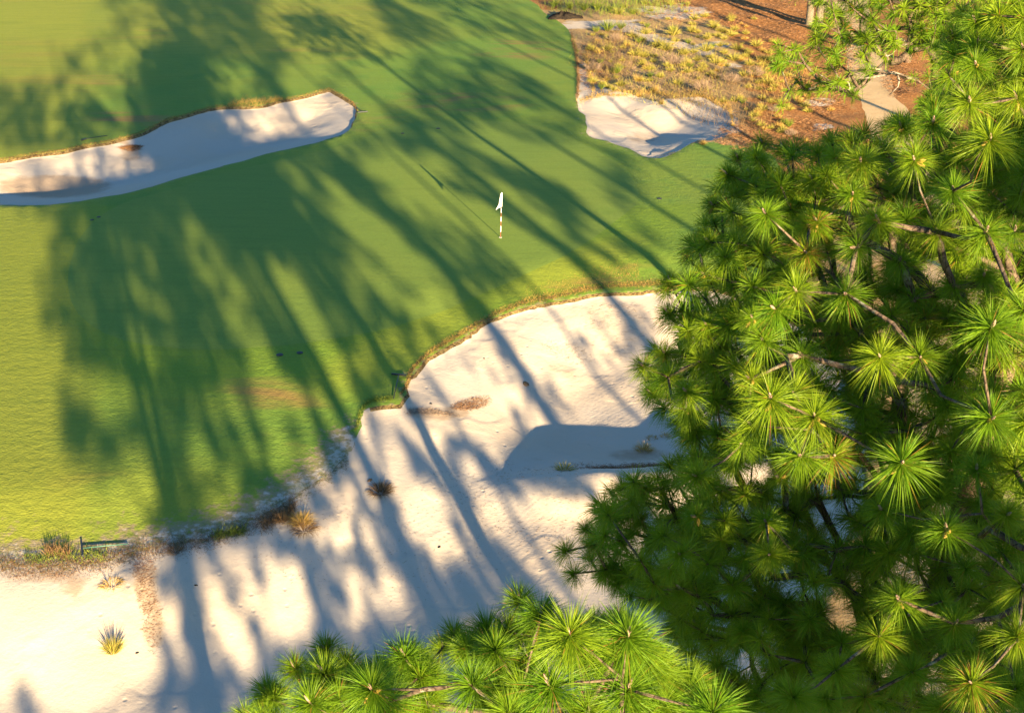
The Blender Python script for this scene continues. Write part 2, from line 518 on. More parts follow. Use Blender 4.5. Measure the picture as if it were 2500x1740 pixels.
# ---------------------------------------------------------------- ground sheets
def build_ground():
    pts = []
    y = 4.0
    while y < 150:
        st = .30 + .0042 * max(y - 15, 0)
        half_l = y * .47 + 8; half_r = y * .5 + 9
        xs = np.arange(-half_l, half_r, st)
        xs = xs + rng.uniform(-.2, .2, len(xs)) * st
        yy = y + rng.uniform(-.2, .2, len(xs)) * st
        pts.append(np.stack([xs, yy], -1))
        y += st
    inner = np.concatenate(pts)
    gx, gy = np.meshgrid(np.arange(-900, 901, 12.0), np.arange(-300, 1500, 12.0))
    coarse = np.stack([gx.ravel(), gy.ravel()], -1)
    cy = coarse[:, 1]
    cx = coarse[:, 0]
    ins = (cy > 2) & (cy < 152) & (cx > -(cy * .47 + 9)) & (cx < cy * .5 + 10)
    far = (np.abs(cx) > 130) | (cy > 190) | (cy < -60)
    keep = ~ins & (~far | ((np.round(cx / 12) % 5 == 0) & (np.round(cy / 12) % 5 == 0)))
    coarse = coarse[keep]
    polys = [B1, B2, B3, WASTE, PATH, GREEN]
    # an inner ring under each sand edge makes the cut turf lip
    rings = []
    for P, w in ((B1, .12), (B2, .3), (B3, .09)):
        nx = np.roll(P, -1, 0) - np.roll(P, 1, 0)
        nrm = np.stack([-nx[:, 1], nx[:, 0]], -1); nrm /= np.maximum(np.linalg.norm(nrm, axis=1, keepdims=True), 1e-9)
        test = sdist(P[:1] + nrm[:1] * w, P)[0]
        R = P + nrm * w * (1 if test > 0 else -1)
        dd = sdist(R, P)
        R = R[dd > w * .8]
        rings.append(R)
    P = [inner, coarse] + polys + rings
    # drop loose points that crowd an outline
    allp = np.concatenate(polys)
    cell = {}
    for q in allp:
        cell.setdefault((int(q[0] // .5), int(q[1] // .5)), []).append(q)
    keepm = np.ones(len(inner), bool)
    for i, q in enumerate(inner):
        a, b = int(q[0] // .5), int(q[1] // .5)
        for dx in (-1, 0, 1):
            for dy in (-1, 0, 1):
                for r in cell.get((a + dx, b + dy), ()):
                    if (r[0] - q[0]) ** 2 + (r[1] - q[1]) ** 2 < .0144:
                        keepm[i] = False
    inner = inner[keepm]
    for Q in (B1, B2, B3):
        dq = np.abs(sdist(inner, Q)); inner = inner[dq > .26]
    P[0] = inner
    offs = np.cumsum([0] + [len(a) for a in P])
    edges = []
    for k in range(2, 2 + len(polys)):
        n = len(P[k]); o = offs[k]
        edges += [(int(o + i), int(o + (i + 1) % n)) for i in range(n)]
    for k in range(2 + len(polys), len(P)):
        n = len(P[k]); o = offs[k]
        edges += [(int(o + i), int(o + (i + 1) % n)) for i in range(n) if np.linalg.norm(P[k][i] - P[k][(i + 1) % n]) < .8]
    allpts = np.concatenate(P)
    res = delaunay_2d_cdt([Vector(p) for p in allpts.tolist()], edges, [], 0, 1e-4)
    V2 = np.array([tuple(v) for v in res[0]]); T = np.array([f for f in res[2] if len(f) == 3])
    z = height(V2[:, 0], V2[:, 1])
    V = np.concatenate([V2, z[:, None]], 1)
    a, b, c = V[T[:, 0]], V[T[:, 1]], V[T[:, 2]]
    fn = np.cross(b - a, c - a)
    flip = fn[:, 2] < 0
    T[flip] = T[flip][:, ::-1]; fn[flip] *= -1
    VN = np.zeros_like(V)
    for k in range(3):
        np.add.at(VN, T[:, k], fn)
    VN /= np.maximum(np.linalg.norm(VN, axis=1, keepdims=True), 1e-9)
    cen = V2[T].mean(1)
    d1, d2, d3 = sdist(cen, B1), sdist(cen, B2), sdist(cen, B3)
    dw, dp, dg = sdist(cen, WASTE), sdist(cen, PATH), sdist(cen, GREEN)
    cls = np.zeros(len(T), int)
    cls[dg > 0] = 1
    cls[dw > 0] = 5
    cls[(dp > 0) & (cen[:, 0] > 0)] = 6
    cls[d1 > 0] = 2; cls[d2 > 0] = 3; cls[d3 > 0] = 4
    cpx = project(np.concatenate([cen, cen[:, :1] * 0], 1))[0]
    lip1 = ((d1 > 0) & (d1 < .09)) | ((d3 > 0) & (d3 < .07) & (cpx > 900))
    cls[lip1] = 7
    # vertex attributes
    e1, e2, e3 = sdist(V2, B1), sdist(V2, B2), sdist(V2, B3)
    px, py = project(V)
    inview = V2[:, 1] > 5
    edge = np.clip(1 - np.abs(e3) / 1.1, 0, 1) * ((px < 880) & inview) * sstep(880, 840, px) * np.where(py > 1000, 1, 0)
    edge = np.maximum(edge, np.clip(1.1 + e3 / 1.9, 0, 1) * (e3 < 0) * (px < 875) * (py > 1040) * inview)
    edge = np.maximum(edge, np.clip(1 - np.abs(e3) / .9, 0, 1) * .55 * (px >= 880))
    edge = np.maximum(edge, np.clip(1 - np.abs(e1) / .8, 0, 1) * .45)
    edge = np.maximum(edge, np.clip(1 - np.abs(e2) / 1.2, 0, 1) * .5)
    edge = np.maximum(edge, np.clip(1 + e3 / 3.0, 0, 1) * (e3 < 0) * (px < 330) * .8)
    def spot(cx, cy, rx, ry, a=0):
        ca, sa = math.cos(a), math.sin(a)
        dx, dy = px - cx, py - cy
        u = (dx * ca + dy * sa) / rx; v = (-dx * sa + dy * ca) / ry
        return np.clip(1.25 - (u * u + v * v), 0, 1) * inview
    dry = np.clip(spot(60, 130, 130, 40) + spot(150, 200, 200, 40) + spot(300, 85, 150, 30) + spot(700, 30, 260, 40) + spot(730, 135, 150, 20) +
                  spot(1260, 120, 120, 30) + spot(1100, 250, 200, 30) + spot(940, 310, 90, 25) + spot(680, 1000, 150, 90, .5) + spot(230, 1190, 120, 40) + spot(20, 0, 60, 20) +
                  spot(330, 290, 120, 30) + (spot(1400, 700, 170, 18, -.2) + spot(1550, 675, 90, 30)) * 1.2, 0, 1)
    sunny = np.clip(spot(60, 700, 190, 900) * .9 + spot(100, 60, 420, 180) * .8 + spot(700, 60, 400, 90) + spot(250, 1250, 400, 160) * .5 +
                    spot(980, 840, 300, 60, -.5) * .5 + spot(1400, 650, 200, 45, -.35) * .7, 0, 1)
    stain = np.clip(-.1 + spot(320, 378, 38, 24) + spot(300, 350, 20, 14) + spot(130, 455, 170, 34) * 1.3 + spot(1060, 1010, 110, 24, .05) + spot(1150, 985, 60, 22, -.2) +
                    spot(355, 1400, 42, 45) + spot(365, 1460, 38, 60) + spot(375, 1540, 32, 70) + spot(180, 1440, 34, 38) * 1.3 + spot(1380, 905, 70, 22, .3) * .8 +
                    spot(1570, 335, 60, 22) * .8 + spot(100, 1405, 150, 30) * .85 + spot(1300, 1120, 60, 14) * .6 + spot(1560, 1110, 110, 22) * .9, 0, 1)
    straw = np.clip(sstep(1700, 1900, px) * .9 * sstep(560, 440, py) - .1 + spot(1750, 0, 200, 60) + spot(1960, 80, 200, 70) + spot(1330, 10, 60, 20), 0, 1)
    white = np.clip(spot(1640, 30, 120, 26) + spot(1500, 60, 90, 18) + spot(1400, 62, 50, 14) + spot(1600, 95, 120, 14, .3) + spot(1700, 120, 70, 12, .3) +
                    spot(1460, 235, 60, 40) + spot(1430, 190, 30, 50) + spot(1790, 160, 40, 10) + spot(1760, 300, 60, 50) + spot(1750, 110, 50, 10) + spot(2000, 250, 60, 14) + spot(2010, 310, 40, 12), 0, 1)
    eg = sdist(V2, GREEN)
    collar = np.clip(1.3 - np.abs(eg + 1.2) / 3.2, 0, 1) * (eg < 0.2) * (py > 500)
    attrs = dict(collar=collar, edge=edge, dry=dry, sunny=sunny, stain=stain, straw=straw, white=white)
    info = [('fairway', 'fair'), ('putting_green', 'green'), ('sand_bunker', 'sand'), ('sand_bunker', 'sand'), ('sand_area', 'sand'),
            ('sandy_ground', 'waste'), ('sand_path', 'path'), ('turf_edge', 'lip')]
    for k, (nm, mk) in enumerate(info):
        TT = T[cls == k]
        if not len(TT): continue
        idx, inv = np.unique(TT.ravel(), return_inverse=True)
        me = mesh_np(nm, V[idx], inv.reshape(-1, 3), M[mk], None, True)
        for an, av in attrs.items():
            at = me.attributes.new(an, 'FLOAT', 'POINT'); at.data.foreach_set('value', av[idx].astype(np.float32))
        me.normals_split_custom_set_from_vertices([tuple(n) for n in VN[idx].tolist()])
        o = obj(nm, me); tag(o, kind='structure')
build_ground()

# ---------------------------------------------------------------- blades, needles
def strips(base, d, L, wid, droop, side_rand, r):
    """N tapering two-segment strips; returns V (5N), T (3N)"""
    N = len(base)
    rv = r.normal(size=(N, 3))
    side = np.cross(d, rv); side /= np.maximum(np.linalg.norm(side, axis=1, keepdims=True), 1e-6)
    mid = base + d * (L * .55)[:, None]; mid[:, 2] -= droop * L * .22
    tip = base + d * L[:, None]; tip[:, 2] -= droop * L
    w = wid[:, None] * side
    V = np.stack([base - w * .4, base + w * .4, mid - w * .5, mid + w * .5, tip], 1).reshape(-1, 3)
    o = np.arange(N)[:, None, None] * 5
    T = (np.array([[0, 1, 3], [0, 3, 2], [2, 3, 4]])[None] + o).reshape(-1, 3)
    return V, T

def tuft_arrays(C, A, R, n, wid, r, maxang=112):
    """needle tufts at centres C with axes A, radii R, n needles each"""
    K = len(C)
    N = K * n
    ci = np.repeat(np.arange(K), n)
    ax = A[ci]
    ref = np.where(np.abs(ax[:, 2:3]) < .9, np.array([[0, 0, 1.0]]), np.array([[1.0, 0, 0]]))
    b1 = np.cross(ax, ref); b1 /= np.linalg.norm(b1, axis=1, keepdims=True)
    b2 = np.cross(ax, b1)
    u = r.random(N)
    ct = 1 - u * (1 - math.cos(math.radians(maxang)))
    ct = np.clip(ct, -1, .985)
    st = np.sqrt(1 - ct * ct); ph = r.random(N) * 2 * math.pi
    # needles come in clumps round the shoot
    ph = ph + .14 * np.sin(ph * 5 + ci)
    d = ax * ct[:, None] + (b1 * np.cos(ph)[:, None] + b2 * np.sin(ph)[:, None]) * st[:, None]
    back = r.random(N) * (1 - ct) * .22
    base = C[ci] - ax * (back * R[ci] * 1.2)[:, None] + d * .012
    L = R[ci] * r.uniform(.62, 1.08, N) * (1 - .10 * ct)
    droop = r.uniform(.02, .30, N)
    V, T = strips(base, d, L, wid * (R[ci] / .3) * r.uniform(.7, 1.2, N), droop, None, r)
    tb = r.random(K)
    tint = np.clip(tb[ci] * .65 + r.random(N) * .5 - .1, 0, 1)
    tint = np.where(r.random(N) < .02 + .25 * (r.random(K)[ci] < .03), 1.3, tint)
    return V, T, np.repeat(tint, 5)

class Skeleton:
    def __init__(s, trunk, r0, r1, tipr=.011, power=.47):
        s.P = [np.array(p, float) for p in trunk]
        s.par = [-1] + list(range(len(trunk) - 1))
        s.nt = len(trunk); s.r0 = r0; s.r1 = r1; s.tipr = tipr; s.power = power
    def axis_dist(s, p):
        T = np.array(s.P[:s.nt])
        k = int(np.argmin(np.abs(T[:, 2] - p[2])))
        return np.linalg.norm(T[k, :2] - p[:2]), T[k]
    def add(s, C, r, step=.35):
        """grow a branch out to every tuft centre; returns each tip direction"""
        C = np.asarray(C)
        ad = np.array([s.axis_dist(c)[0] for c in C])
        CAP = 4096; PPb = np.zeros((CAP, 3)); PAb = np.zeros(CAP); m0 = len(s.P); PPb[:m0] = s.P; pad = PAb
        cntn = m0
        axes = np.zeros_like(C); tipn = []
        for i in np.argsort(ad):
            c = C[i]
            PP = PPb[:cntn]; PA = PAb[:cntn]
            dv = c - PP; dist = np.linalg.norm(dv, axis=1)
            drop = PP[:, 2] - c[2]
            cost = dist + np.clip(drop, 0, None) * .9 + np.where(PA > ad[i] - .1, 6, 0) + np.where(PA < .01, .9, 0) + np.where((np.arange(len(PP)) < s.nt) & (dist > .5) & (drop > -.25 * dist), 1.2, 0)
            j = int(np.argmin(cost))
            a = s.P[j]; L = dist[j]
            if L < .05:
                axes[i] = (0, 0, 1); tipn.append(j); continue
            k = max(1, int(L / step))
            out = (c - a) / L
            ctrl = a + out * L * .55 + np.array([0, 0, -.10 * L]) + r.normal(size=3) * .06 * L
            prev = j; last = a
            for m in range(1, k + 1):
                t = m / k
                q = (1 - t) ** 2 * a + 2 * t * (1 - t) * ctrl + t * t * c
                if m < k: q = q + r.normal(size=3) * .045 * min(L, 1.4)
                s.P.append(q); s.par.append(prev)
                if cntn >= CAP:
                    PPb = np.concatenate([PPb, np.zeros((CAP, 3))]); PAb = np.concatenate([PAb, np.zeros(CAP)]); CAP *= 2; pad = PAb
                PPb[cntn] = q; PAb[cntn] = PAb[j] + (ad[i] - PAb[j]) * t; cntn += 1
                prev = len(s.P) - 1
                dirv = q - last; last = q
            axes[i] = dirv / max(np.linalg.norm(dirv), 1e-6)
            tipn.append(prev)
        s.tips = tipn
        return axes
    def mesh(s, name, mat, which, n=6):
        N = len(s.P); cnt = np.zeros(N)
        for t in s.tips: cnt[t] += 1
        for i in range(N - 1, -1, -1):
            if s.par[i] >= 0: cnt[s.par[i]] += cnt[i]
        R = s.tipr * np.maximum(cnt, 1) ** s.power
        for i in range(s.nt):
            R[i] = s.r0 + (s.r1 - s.r0) * i / (s.nt - 1)
        g = Geo()
        if which == 'trunk':
            g.tube([tuple(p) for p in s.P[:s.nt]], list(R[:s.nt]), 12)
        else:
            kids = {}
            for i in range(s.nt, N): kids.setdefault(s.par[i], []).append(i)
            done = set()
            for i in range(s.nt, N):
                if i in done: continue
                chain = [s.par[i], i]; done.add(i)
                cur = i
                while cur in kids:
                    nx = max(kids[cur], key=lambda q: cnt[q])
                    if nx in done: break
                    done.add(nx); chain.append(nx); cur = nx
                rr = [R[c] for c in chain]
                rr[0] = min(rr[0], rr[1] * 1.15)
                g.tube([tuple(s.P[c]) for c in chain], rr, n)
        return g.mesh(name, mat)

def ellips(name, mat, L, W, ns=8, nr=6, point=.25):
    g = Geo(); pts = []; rad = []
    for i in range(nr + 1):
        t = i / nr
        pts.append((0, 0, L * t)); rad.append(max(.0008, W * math.sin(math.pi * min(1, max(0, t * (1 - point * .0)))) ** .7 * (1 - point * t)))
    g.tube(pts, rad, ns)
    return g.mesh(name, mat)
BUD = ellips('bud', M['bud'], .075, .013)
CONE = ellips('young_cone', M['cone'], .085, .020)

def rot_to(o, d, r):
    q = Vector(d).to_track_quat('Z', 'Y'); o.rotation_mode = 'QUATERNION'; o.rotation_quaternion = q

def make_pine(label, trunk, r0, r1, C, R, n, wid, group=None, mat='needle', r=None, axis_mix=(.55, .55, .35), buds=0, cones=0, barkmat='barkl', step=.35, maxang=112, tipr=.011, face=None, budscale=1.0):
    C = np.asarray(C, float); R = np.asarray(R, float)
    base = trunk[0]
    root = empty('pine_tree', base)
    tag(root, label, 'pine tree', group)
    B = np.array(base)
    sk = Skeleton([np.array(p) - B for p in trunk], r0, r1, tipr)
    Cl = C - B
    dirs = sk.add(Cl, r, step)
    obj('trunk', sk.mesh('trunk', M['bark'], 'trunk'), root)
    obj('branches', sk.mesh('branches', M[barkmat], 'branch'), root)
    outw = np.array([Cl[i] - sk.axis_dist(Cl[i])[1] for i in range(len(Cl))])
    outw /= np.maximum(np.linalg.norm(outw, axis=1, keepdims=True), 1e-6)
    A = dirs * axis_mix[0] + outw * axis_mix[2] + np.array([0, 0, 1.0]) * axis_mix[1] + r.normal(size=Cl.shape) * .16
    if face is not None:
        A = A + np.asarray(face)[None] * .45
    A /= np.linalg.norm(A, axis=1, keepdims=True)
    if not isinstance(n, (list, tuple)):
        n = [(len(Cl), n, wid)]
    Vs, Ts, ts, o0, v0 = [], [], [], 0, 0
    for cnt_, nn, ww in n:
        sl_ = slice(o0, o0 + cnt_); o0 += cnt_
        if cnt_ == 0: continue
        V, T, tint = tuft_arrays(Cl[sl_], A[sl_], R[sl_], nn, ww, r, maxang)
        Vs.append(V); Ts.append(T + v0); ts.append(tint); v0 += len(V)
    V, T, tint = np.concatenate(Vs), np.concatenate(Ts), np.concatenate(ts)
    obj('crown', mesh_np('crown', V, T, M[mat], tint), root)
    for i in range(min(buds, len(Cl))):
        o = obj('bud', BUD, root, Cl[i] - A[i] * .01); rot_to(o, A[i], r)
        sc = budscale * r.uniform(1.0, 1.5); o.scale = (sc, sc, sc)
    k = 0
    for i in range(len(Cl)):
        if k >= cones: break
        if r.random() < .6:
            for q in range(int(r.integers(1, 4))):
                if k >= cones: break
                d = A[i] * .5 + np.array([0, 0, -.7]) + r.normal(size=3) * .5
                d = d / np.linalg.norm(d)
                o = obj('pine_cone', CONE, root, Cl[i] - A[i] * .03); rot_to(o, d, r)
                sc = budscale * r.uniform(1.0, 1.35); o.scale = (sc, sc, sc); k += 1
    return root, A

# ---------------------------------------------------------------- near pines, tuft by tuft
TA = [(1870,522,125),(1995,540,110),(1969,618,120),(1944,710,150),(2065,719,140),(1892,754,150),(1837,776,115),(1864,831,145),(1958,868,125),(1725,793,105),(1758,846,90),
(1636,688,95),(1719,671,100),(1732,592,100),(1802,618,100),(1631,763,95),(1623,864,95),(1570,894,105),(1675,956,125),(1588,960,95),(1675,1000,115),(1833,925,125),(1881,973,190),
(1988,1017,180),(1938,960,150),(1837,1039,155),(1955,1113,170),(2034,1113,155),(1811,1083,130),(2148,872,160),(2245,872,150),(2144,912,120),(2218,789,100),(2420,798,190),(2499,758,150),
(2328,697,110),(2420,1021,170),(2389,995,120),(2201,1130,195),(2385,1148,130),(2402,675,110),(2407,566,135),(2477,566,110),(2144,539,130),(2091,605,130),(2288,566,120),(2223,653,90),
(1984,441,105),(2001,481,90),(2081,476,115),(2101,396,115),(1976,551,110),(2417,341,175),(2382,160,115),(2317,185,100),(2367,250,135),(2482,240,120),(2382,55,105),(2327,85,95),(2497,120,115),
(2327,466,145),(2232,391,125),(2277,300,115),(2201,310,110),(1831,431,90),(1776,426,95),(1741,501,90),(1801,386,80),(1861,350,85),(1911,366,90),
(2193,1462,150),(2219,1501,120),(2332,1522,145),(2484,1557,160),(2371,1666,180),(2497,1431,150),(2310,1292,160),(2458,1257,125),(2153,1244,130),(2201,1340,105),(1879,1353,125),
(1661,1353,125),(1635,1387,110),(1561,1265,95),(1578,1187,100),(1700,1161,140),(1700,1261,110),(1870,1274,115),(1901,1165,105),(1661,1435,100),(1509,1427,90),(1814,1540,105),(1966,1579,95),
(2040,1636,145),(2145,1553,150),(2227,1640,120),(1935,1701,160),(2014,1705,120),(2110,1700,120),(1470,1260,85),(1430,1290,80),(1380,1345,95),(1400,1400,90),(1450,1330,95),(1480,1390,90),(2480,1680,140),(2300,1730,140)]
rA = np.random.default_rng(21)
ta = np.array(TA, float)
distA = 14.0 * np.sqrt(120.0 / ta[:, 2])
CA_ = at_dist(ta[:, 0], ta[:, 1], distA[:, None])
RA_ = ta[:, 2] * distA / F / 2 * 1.08
# tufts farther back in the same crown, inside its outline in the photo
FILL = np.array([(2560,-60),(2300,20),(2290,170),(2230,260),(2080,300),(1980,330),(1800,360),(1740,440),(1700,540),(1640,620),(1600,700),(1590,800),(1560,900),(1580,1010),(1640,1090),(1560,1140),
                 (1440,1180),(1400,1240),(1400,1300),(1410,1400),(1480,1450),(1590,1520),(1650,1620),(1700,1780),(2560,1760)], float)
K = 1650
cand = np.stack([rA.uniform(1380, 2560, K * 4), rA.uniform(-60, 1760, K * 4)], -1)
ins = sdist(cand, FILL) > 25
hole = np.ones(len(cand), bool)
for hx, hy, hr in ((2280, 655, 40), (2050, 1500, 42), (2280, 1640, 40), (2010, 900, 25)):
    hole &= np.hypot(cand[:, 0] - hx, cand[:, 1] - hy) > hr
cand = cand[ins & hole][:K]
dF = rA.uniform(14.8, 19.5, len(cand))
CF = at_dist(cand[:, 0], cand[:, 1], dF[:, None])
RF = rA.uniform(.27, .36, len(cand))
# a few tufts just outside the frame on the right finish the crown
nO = 90
th = rA.uniform(0, 2 * math.pi, nO); ro = rA.uniform(1, 4.0, nO)
CO = np.stack([7.6 + ro * np.cos(th) * .8 + .6, 12.0 + ro * np.sin(th), rA.uniform(9, 19.5, nO)], -1)
pxo, pyo = project(CO)
CO = CO[(pxo > 2540)]
CAll = np.concatenate([CA_, CF, CO]); RAll = np.concatenate([RA_, RF, np.full(len(CO), .3)])
trunkA = [(5.4, 14.6, -.8), (5.5, 14.4, 3), (5.7, 14.2, 7), (6.0, 14.0, 10), (6.3, 14.0, 13), (6.7, 14.0, 16), (6.9, 14.0, 18.5), (7.0, 14, 20)]
trunkA = [tuple(p) for p in resample(np.array([p[:2] for p in trunkA]), .2, False, 0)[:0]] or trunkA
def dense(tr, k=5):
    tr = np.array(tr, float); o = []
    for i in range(len(tr) - 1):
        for j in range(k): o.append(tuple(tr[i] + (tr[i + 1] - tr[i]) * j / k))
    o.append(tuple(tr[-1])); return o
rootA, AA = make_pine('large pine filling the right side, with bright needle bursts and yellow young cones',
          dense(trunkA), .21, .05, CAll, RAll, [(len(CA_), 520, .0040), (len(CF), 210, .0062), (len(CO), 110, .012)], 0, None, 'needle', rA, (.35, .65, .35), buds=90, cones=95, budscale=1.2, face=(-.1, -.75, .3))

TB = [(794,1584,120),(792,1644,150),(758,1715,150),(720,1630,130),(653,1691,130),(986,1603,165),(907,1682,185),(950,1711,170),(1151,1670,195),(1197,1598,150),(1108,1548,125),(1079,1580,120),
(1268,1466,150),(1391,1548,235),(1534,1552,250),(1343,1672,205),(1534,1684,195),(1606,1610,110),(1041,1715,155),(1430,1745,160),(1742,1736,225),(1640,1720,160),(1240,1740,170),(850,1740,150),
(1320,1500,150),(1240,1540,140),(1030,1640,130),(1450,1620,150),(600,1750,120),(1680,1650,120),(1290,1610,140)]
rB = np.random.default_rng(33)
tb = np.array(TB, float)
tb[:, 2] *= rB.uniform(.88, 1.1, len(tb))
distB = 9.0 * np.sqrt(190.0 / tb[:, 2])
CB = at_dist(tb[:, 0], tb[:, 1], distB[:, None])
RB = tb[:, 2] * distB / F / 2 * 1.12
# lower tiers of the same tree
nl = 45
th = rB.uniform(0, 2 * math.pi, nl); ro = np.sqrt(rB.random(nl)) * 2.6
CL = np.stack([.4 + ro * np.cos(th), 6.4 + ro * np.sin(th) * .8, rB.uniform(7.2, 12.4, nl) - ro * .35], -1)
pl, pq = project(CL)
CL = CL[(pq > 1780) | ((pq > 1650) & (pl > 800) & (pl < 1750))]
# fuller tiers behind the front bursts
candB = np.stack([rB.uniform(620, 1760, 260), rB.uniform(1470, 1800, 260)], -1)
OUTB = np.array([(640, 1680), (760, 1600), (960, 1590), (1100, 1560), (1230, 1490), (1500, 1490), (1640, 1570), (1760, 1700), (1780, 1840), (600, 1840)], float)
candB = candB[sdist(candB, OUTB) > 25][:85]
CBf = at_dist(candB[:, 0], candB[:, 1], rB.uniform(9.8, 12.0, len(candB))[:, None])
RB = np.concatenate([RB, rB.uniform(.26, .33, len(CBf))]); CB = np.concatenate([CB, CBf])
trunkB = dense([(-.3, 5.6, -1.6), (-.2, 5.7, 3), (.2, 5.9, 7), (.5, 6.2, 10.2), (.6, 6.4, 12.3)])
rootB, AB = make_pine('near young pine whose bright yellow-green needle bursts fill the bottom edge of the view', trunkB, .15, .025,
          np.concatenate([CB, CL]), np.concatenate([RB, np.full(len(CL), .3)]), [(len(RB), 600, .0042), (len(CL), 200, .008)], 0, None, 'needle_near', rB, (.3, .8, .3), buds=40, cones=14, face=(-.1, -.6, .35), tipr=.009, budscale=1.15)

# ---------------------------------------------------------------- pine standing farther back at upper right
TC = [(1905,128,46),(1940,118,48),(1925,150,50),(1960,140,44),(2040,132,50),(2030,170,46),(2048,200,56),(2020,205,46),(2075,180,44),(1945,198,46),(1955,222,42),(2000,225,40),(2058,55,52),(2082,20,58),
(2110,45,52),(2150,22,54),(2182,70,48),(2100,85,50),(2128,66,46),(2205,20,54),(2282,80,50),(2262,30,54),(2305,35,50),(2240,96,48),(2120,110,44),(2150,95,46),(2070,100,46),(2190,110,46),
(2010,60,46),(2030,20,50),(2275,110,50),(1990,175,36),(2170,150,40),(2120,150,36),(2250,70,46),(2140,-10,50),(2200,-20,50),(2260,-10,50),(2320,-10,50),(2090,-20,50),(2350,60,50),(2330,100,50),(2000,-10,46)]
rC = np.random.default_rng(44)
tc = np.array(TC, float)
CC = at_dist(tc[:, 0], tc[:, 1], (37 + rC.uniform(-2.0, 2.0, len(tc)))[:, None])
RC = tc[:, 2] * 37 / F / 2 * 1.15
TCx = np.concatenate([tc[:, :2] + rC.normal(size=(len(tc), 2)) * 20, np.stack([rC.uniform(2225, 2540, 110), rC.uniform(-50, 300, 110)], -1),
                      np.stack([rC.uniform(1985, 2300, 75), rC.uniform(-50, 105, 75)], -1), np.stack([rC.uniform(1890, 2130, 22), rC.uniform(100, 235, 22)], -1)])
CC = np.concatenate([CC, at_dist(TCx[:, 0], TCx[:, 1], rC.uniform(35.5, 39, len(TCx))[:, None])]); RC = np.concatenate([RC, rC.uniform(.30, .42, len(TCx))])
nc = 110
th = rC.uniform(0, 2 * math.pi, nc); ro = np.sqrt(rC.random(nc)) * 3.6
zc = rC.uniform(11.5, 19.5, nc)
CC2 = np.stack([12.3 + ro * np.cos(th), 36 + ro * np.sin(th), zc], -1)
a, b = project(CC2)
CC2 = CC2[(b < 10) | (a > 2290)]
trunkC = dense([(12.15, 35.6, -.3), (12.2, 35.7, 5), (12.25, 35.8, 10), (12.35, 35.9, 14), (12.4, 36, 17.5), (12.4, 36, 19.5)])
rootC, _ = make_pine('pine behind the large pine at upper right, its open branches reaching left over the wiregrass', trunkC, .20, .04,
          np.concatenate([CC, CC2]), np.concatenate([RC, np.full(len(CC2), .34)]), 80, .012, None, 'needle', rC, (.4, .6, .4), tipr=.015, step=.5)
def dead_branch(root, px, dist, rad):
    g = Geo(); B = np.array(root.location)
    P = [at_dist(a, b, dist + d) - B for a, b, d in px]
    n = len(P)
    g.tube([tuple(p) for p in P], [rad * (1 - .75 * i / (n - 1)) for i in range(n)], 7)
    return obj('dead_branch', g.mesh('dead_branch', M['dead']), root)
dead_branch(rootC, [(2240, 195, .8), (2210, 187, .3), (2180, 178, 0), (2155, 180, 0), (2148, 172, 0), (2135, 167, 0), (2115, 171, -.1), (2095, 172, 0), (2076, 173, 0)], 37, .055)
dead_branch(rootC, [(2180, 178, 0), (2150, 185, -.2), (2122, 190, 0), (2102, 192, 0), (2098, 180, .1), (2080, 174, .1)], 37, .042)
dead_branch(rootC, [(2178, 178, 0), (2192, 184, -.1), (2195, 198, -.2), (2192, 212, -.2), (2180, 224, -.1), (2172, 232, 0)], 37, .04)
dead_branch(rootC, [(2240, 120, .8), (2200, 95, .4), (2160, 105, 0), (2130, 108, 0), (2100, 114, 0), (2075, 120, 0), (2055, 130, 0)], 37, .042)
dead_branch(rootC, [(2168, 147, 0), (2167, 137, 0), (2178, 132, 0), (2188, 122, 0), (2190, 112, 0)], 37, .022)
dead_branch(rootC, [(2167, 140, 0), (2160, 130, 0), (2160, 126, 0)], 37, .02)
dead_branch(rootC, [(1974, 218, 0), (1986, 216, 0), (1995, 206, 0), (2006, 200, 0), (2020, 196, .1)], 37, .035)
dead_branch(rootC, [(2062, 194, 0), (2073, 205, 0), (2075, 216, 0), (2070, 224, 0)], 37, .03)

